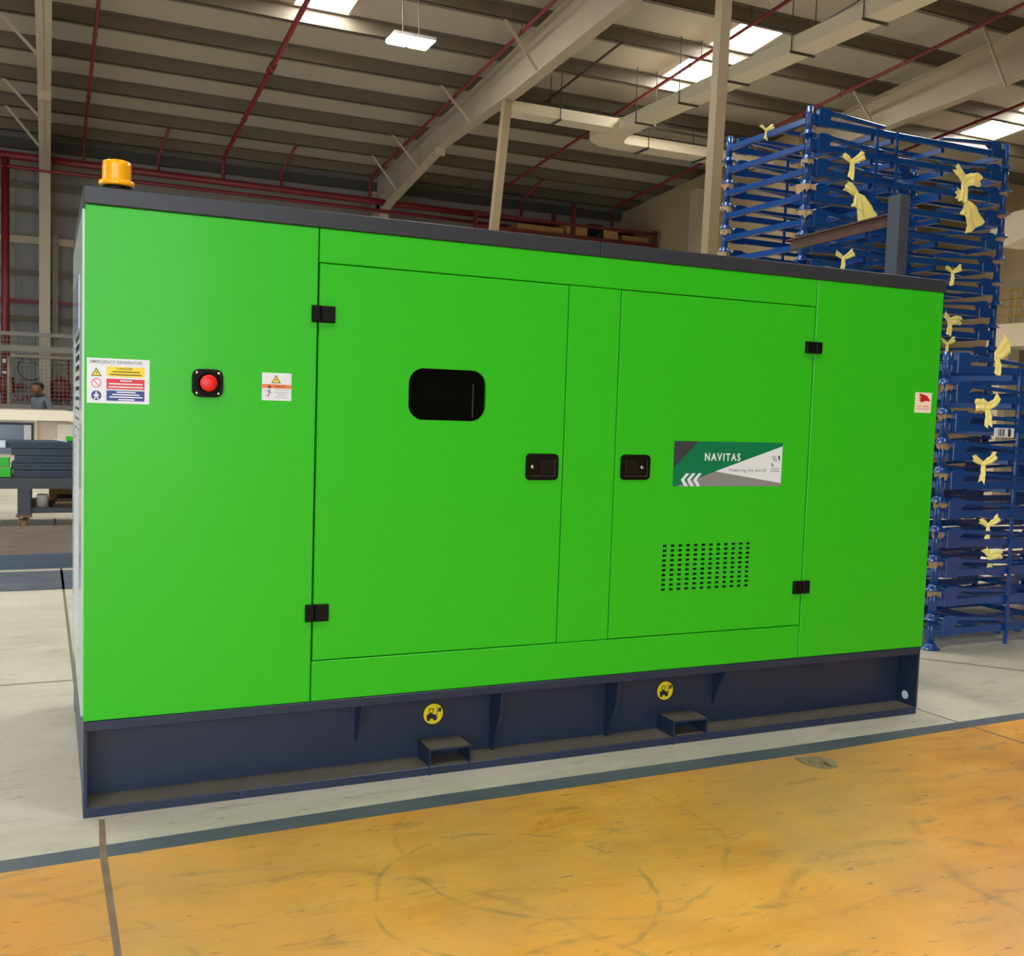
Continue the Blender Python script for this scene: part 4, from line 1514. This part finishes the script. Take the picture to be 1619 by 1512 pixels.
# red hose and pump items
t = thing('hose_reel', 'round red hose reel on the back wall behind the fence', 'hose reel', (.11, 18.5, 1.5))
B = MB(); B.lathe((.11, 18.55, 1.5), [(.05, 0), (.2, 0), (.2, .03), (.12, .04), (.12, .12), (.2, .13), (.2, .16), (.04, .16)], 24, 'Y'); B.build('drum', REDP, t)
B = MB(); B.box(.07, .15, 18.5, 18.86, 0, 1.75); B.build('bracket', REDP, t)
t = thing('fire_valve', 'red valve assembly with white tags at the foot of the riser', 'valve', (-.85, 18.1, 1.4))
B = MB(); B.lathe((-.85, 18.25, 1.35), [(.08, 0), (.15, .04), (.15, .32), (.08, .36)], 16); B.tube([(-1.3, 18.25, 1.5), (-.5, 18.25, 1.5)], .06, 10); B.build('valve_body', REDP, t)
B = MB(); B.tube([(-.6 + .09 * math.cos(a / 3.), 18.1, 1.4 + .16 * math.sin(a / 3.)) for a in range(19)], .012, 6); B.build('hand_wheel', REDP, t)
B = MB(); B.box(-.9, -.84, 18.08, 18.09, 1.95, 2.02); B.box(-.9, -.83, 18.08, 18.09, 1.74, 1.79); B.build('white_tag', WHITE, t)
pipe('pump_pipe', [(-.5, 18.4, 1.3), (.6, 18.4, 1.3)], .03, 'dark red pipe along the wall behind the person', 'pipe')
pipe('drain_pipe', [(.26, 18.6, 0), (.26, 18.6, 2.1)], .018, 'thin red vertical pipe right of the hose reel', 'pipe')
B = MB(); B.tube([(-.43 + .22 * math.cos(a * .3), 18.75, 1.88 + .24 * math.sin(a * .3)) for a in range(22)], .012, 6)
tag(B.build('hanging_cable', HANG), 'dark cable coil hanging on the back wall above the person', 'cable')

# ------------------------------------------------------------------ right background: mezzanine
t = thing('mezzanine', 'beige mezzanine landing at the far right with a yellow railing', 'mezzanine', (16, 8, 0))
MBG = mat('mezzanine_beige', (214, 200, 172), .6)
MB().box(15.95, 20.4, -4.0, 10.3, 2.84, 3.26).build('slab', MBG, t)
MB().box(17.6, 17.7, -4.0, 10.6, 3.26, 5.0).build('rear_partition', mat('partition_white', (236, 228, 208), .6), t)
for y in (-3.9, 1.0, 5.6, 10.1):
    MB().box(16.0, 16.2, y - .1, y + .1, 0, 2.84).build('support_post', MBG, t)
BR = mat('brass_yellow_rail', (176, 140, 70), .4)
for z in (3.42, 3.58, 3.72, 3.87):
    B = MB(); B.tube([(16.05, -3.9, z), (16.05, 10.15, z)], .018, 8); B.build('rail', BR, t)
for y in (-3.9, -2.3, -.7, .9, 2.5, 4.1, 5.1, 6.1, 7.1, 8.1, 9.0, 9.8):
    B = MB(); B.tube([(16.05, y, 3.26), (16.05, y, 3.9)], .02, 8); B.build('rail_post', BR, t)
MB().box(16.9, 17.5, 10.35, 10.65, 0, 4.2).build('corner_pillar', mat('pillar_grey_green', (128, 122, 98), .6), t)
t = thing('open_shelving', 'dark brown shelving with small items on the mezzanine', 'shelving', (17, 9.4, 3.26))
BRW = mat('dark_brown_wood', (84, 58, 40), .6)
for z in (3.28, 3.55, 3.82, 4.09, 4.36, 4.6):
    MB().box(16.9, 17.4, 7.6, 9.55, z, z + .03).build('shelf', BRW, t)
for y in (7.6, 9.5):
    MB().box(16.9, 17.4, y, y + .04, 3.26, 4.65).build('side_panel', BRW, t)
MB().box(17.38, 17.4, 7.6, 9.55, 3.26, 4.65).build('back_panel', BRW, t)
for i, z in enumerate((3.31, 3.58, 3.85, 4.12)):
    B = MB(); B.lathe((17.0, 9.35, z), [(.05, 0), (.06, .08), (.03, .1)], 12)
    tag(B.build('small_pot', mat('pot_clay', (150, 110, 84), .6)), 'small clay pot on the brown shelving, %s shelf up' % ORD[i], 'pot', 'pots on the mezzanine shelving')
t = thing('air_duct', 'white bent air duct at the right edge above the mezzanine', 'duct', (16.2, 9.6, 4.8))
B = MB()
B.prism([(15.9, 10.35, 4.80), (15.9, 10.2, 4.70), (15.9, 9.95, 4.68), (15.9, 9.6, 4.78), (15.9, 9.2, 4.86), (15.9, 4.5, 5.0), (15.9, 4.5, 5.45), (15.9, 9.8, 5.28), (15.9, 10.3, 5.2)], (.6, 0, 0))
B.build('duct_body', DUCT, t)
for y in (9.4, 6.4):
    B = MB(); B.tube([(16.2, y, 5.2), (16.2, y, zr(y, .2))], .012, 6); B.build('hanger_rod', HANG, t)

# ------------------------------------------------------------------ person behind the machine
def loft(B, rings, n=14):
    """rings: (centre, rx, ry) ellipses in the horizontal plane, bottom to top"""
    s0 = len(B.v)
    B.smooth = True
    for (c, rx, ry) in rings:
        for k in range(n):
            a = 2 * math.pi * k / n
            B.v.append((c[0] + rx * math.cos(a), c[1] + ry * math.sin(a), c[2]))
    for i in range(len(rings) - 1):
        for k in range(n):
            a, b = s0 + i * n + k, s0 + i * n + (k + 1) % n
            B.face([a, b, b + n, a + n])
    B.face([s0 + k for k in range(n)][::-1])
    e = s0 + (len(rings) - 1) * n
    B.face([e + k for k in range(n)])
    B.smooth = False


def skin_mesh(verts, edges, radii, sub=2):
    me = bpy.data.meshes.new('tmp')
    me.from_pydata(verts, edges, [])
    ob = bpy.data.objects.new('tmp', me)
    COL.objects.link(ob)
    md = ob.modifiers.new('skin', 'SKIN')
    sd = ob.modifiers.new('sub', 'SUBSURF')
    sd.levels = sub
    sd.render_levels = sub
    for i, r in enumerate(radii):
        v = me.skin_vertices[0].data[i]
        v.radius = (r, r) if not isinstance(r, tuple) else r
        v.use_root = (i == 0)
    dg = bpy.context.evaluated_depsgraph_get()
    out = bpy.data.meshes.new_from_object(ob.evaluated_get(dg))
    bpy.data.objects.remove(ob)
    B = MB()
    B.v = [tuple(v.co) for v in out.vertices]
    B.smooth = True
    for p in out.polygons:
        B.face(list(p.vertices))
    B.smooth = False
    return B


PX, PY = -.22, 16.0
person = thing('person', 'person in a grey-blue work jacket looking down behind the white machine', 'person', (PX, PY, 0))
person.rotation_euler = (0, 0, .65)
SKIN = mat('brown_skin', (122, 84, 66), .5)
CLOTH = mat('grey_blue_jacket', (108, 112, 122), .8)
TROU = mat('navy_trousers', (44, 48, 62), .8)
HAIR = mat('black_hair', (24, 20, 20), .7)
q = lambda x, y, z: (PX + x, PY + y, z)
# jacket and trousers: facing -X, head bent forward
V = [q(0, 0, .86), q(-.01, 0, 1.02), q(-.01, 0, 1.18), q(-.01, 0, 1.30), q(-.02, 0, 1.355)]
Ra = [(.15, .115), (.14, .11), (.155, .115), (.135, .1), (.07, .07)]
Ed = [(0, 1), (1, 2), (2, 3), (3, 4)]
for sgn in (-1, 1):
    b = len(V)
    V += [q(.0, sgn * .17, 1.29), q(.03, sgn * .23, 1.05), q(-.16, sgn * .2, .98), ]
    Ra += [.062, .05, .04]
    Ed += [(3, b), (b, b + 1), (b + 1, b + 2)]
skin_mesh(V, Ed, Ra).build('jacket', CLOTH, person)
V = [q(0, 0, .88), q(0, 0, .8)]
Ra = [(.145, .11), (.14, .11)]
Ed = [(0, 1)]
for sgn in (-1, 1):
    b = len(V)
    V += [q(0, sgn * .09, .72), q(-.02, sgn * .1, .46), q(.02, sgn * .1, .1)]
    Ra += [.088, .062, .048]
    Ed += [(1, b), (b, b + 1), (b + 1, b + 2)]
skin_mesh(V, Ed, Ra).build('trousers', TROU, person)
for sgn in (-1, 1):
    B = MB()
    loft(B, [(q(-.06, sgn * .1, 0), .14, .045), (q(-.06, sgn * .1, .03), .14, .047), (q(-.03, sgn * .1, .07), .1, .045), (q(.02, sgn * .1, .12), .05, .045)])
    B.build('shoe', BLACKM, person)
# head: neck + skull + face
B = MB()
loft(B, [(q(-.015, 0, 1.32), .052, .052), (q(-.03, 0, 1.37), .05, .05), (q(-.05, 0, 1.39), .07, .055), (q(-.075, 0, 1.41), .082, .062), (q(-.085, 0, 1.44), .092, .07), (q(-.08, 0, 1.48), .098, .075),
         (q(-.075, 0, 1.52), .096, .074), (q(-.07, 0, 1.55), .08, .064), (q(-.068, 0, 1.572), .045, .04)], 18)
B.ball(q(-.175, 0, 1.455), (.018, .013, .016), 8, 6)
for sgn in (-1, 1):
    B.ball(q(-.06, sgn * .076, 1.47), (.018, .008, .026), 8, 6)
    B.ball(q(-.155, sgn * .045, 1.44), (.02, .022, .02), 8, 6)
# forearms and hands resting on the console, out of sight behind the machine
for sgn in (-1, 1):
    B.tube([q(-.015, 0, 1.33), q(0, sgn * .16, 1.285), q(.025, sgn * .22, 1.06), q(-.15, sgn * .2, .985)], [.045, .042, .036, .03], 10)
    B.tube([q(-.14, sgn * .2, .985), q(-.25, sgn * .18, .985)], [.032, .026], 10)
    B.ball(q(-.29, sgn * .18, .985), (.05, .04, .018), 10, 6)
    for i in range(4):
        l_ = (.062, .07, .066, .05)[i]
        yy = sgn * .18 + (i - 1.5) * .019
        B.tube([q(-.33, yy, .985), q(-.33 - l_ * .55, yy, .98), q(-.33 - l_, yy, .965)], [.009, .0085, .007], 8)
    B.tube([q(-.27, sgn * .145, .98), q(-.31, sgn * .12, .975), q(-.335, sgn * .115, .968)], [.012, .010, .008], 8)
body = B.build('body', SKIN, person)
B = MB()
loft(B, [(q(-.03, 0, 1.46), .06, .079), (q(-.045, 0, 1.50), .082, .081), (q(-.06, 0, 1.535), .098, .08), (q(-.062, 0, 1.565), .083, .068), (q(-.062, 0, 1.585), .045, .04)], 18)
B.build('hair', HAIR, person)
B = MB()
for sgn in (-1, 1):
    B.ball(q(-.163, sgn * .032, 1.482), (.01, .012, .007), 8, 6)
B.build('eye', mat('eye_dark', (30, 24, 22), .3), person)
B = MB(); B.ball(q(-.163, 0, 1.42), (.012, .026, .007), 8, 6); B.build('mouth', mat('lip', (96, 54, 50), .5), person)
B = MB(); B.tube([q(-.02 + .065 * math.cos(a * math.pi / 8), .065 * math.sin(a * math.pi / 8), 1.355 + .008 * math.cos(a * math.pi / 8)) for a in range(17)], .02, 8); B.build('collar', mat('dark_collar', (34, 36, 46), .8), person)

bpy.context.view_layer.update()
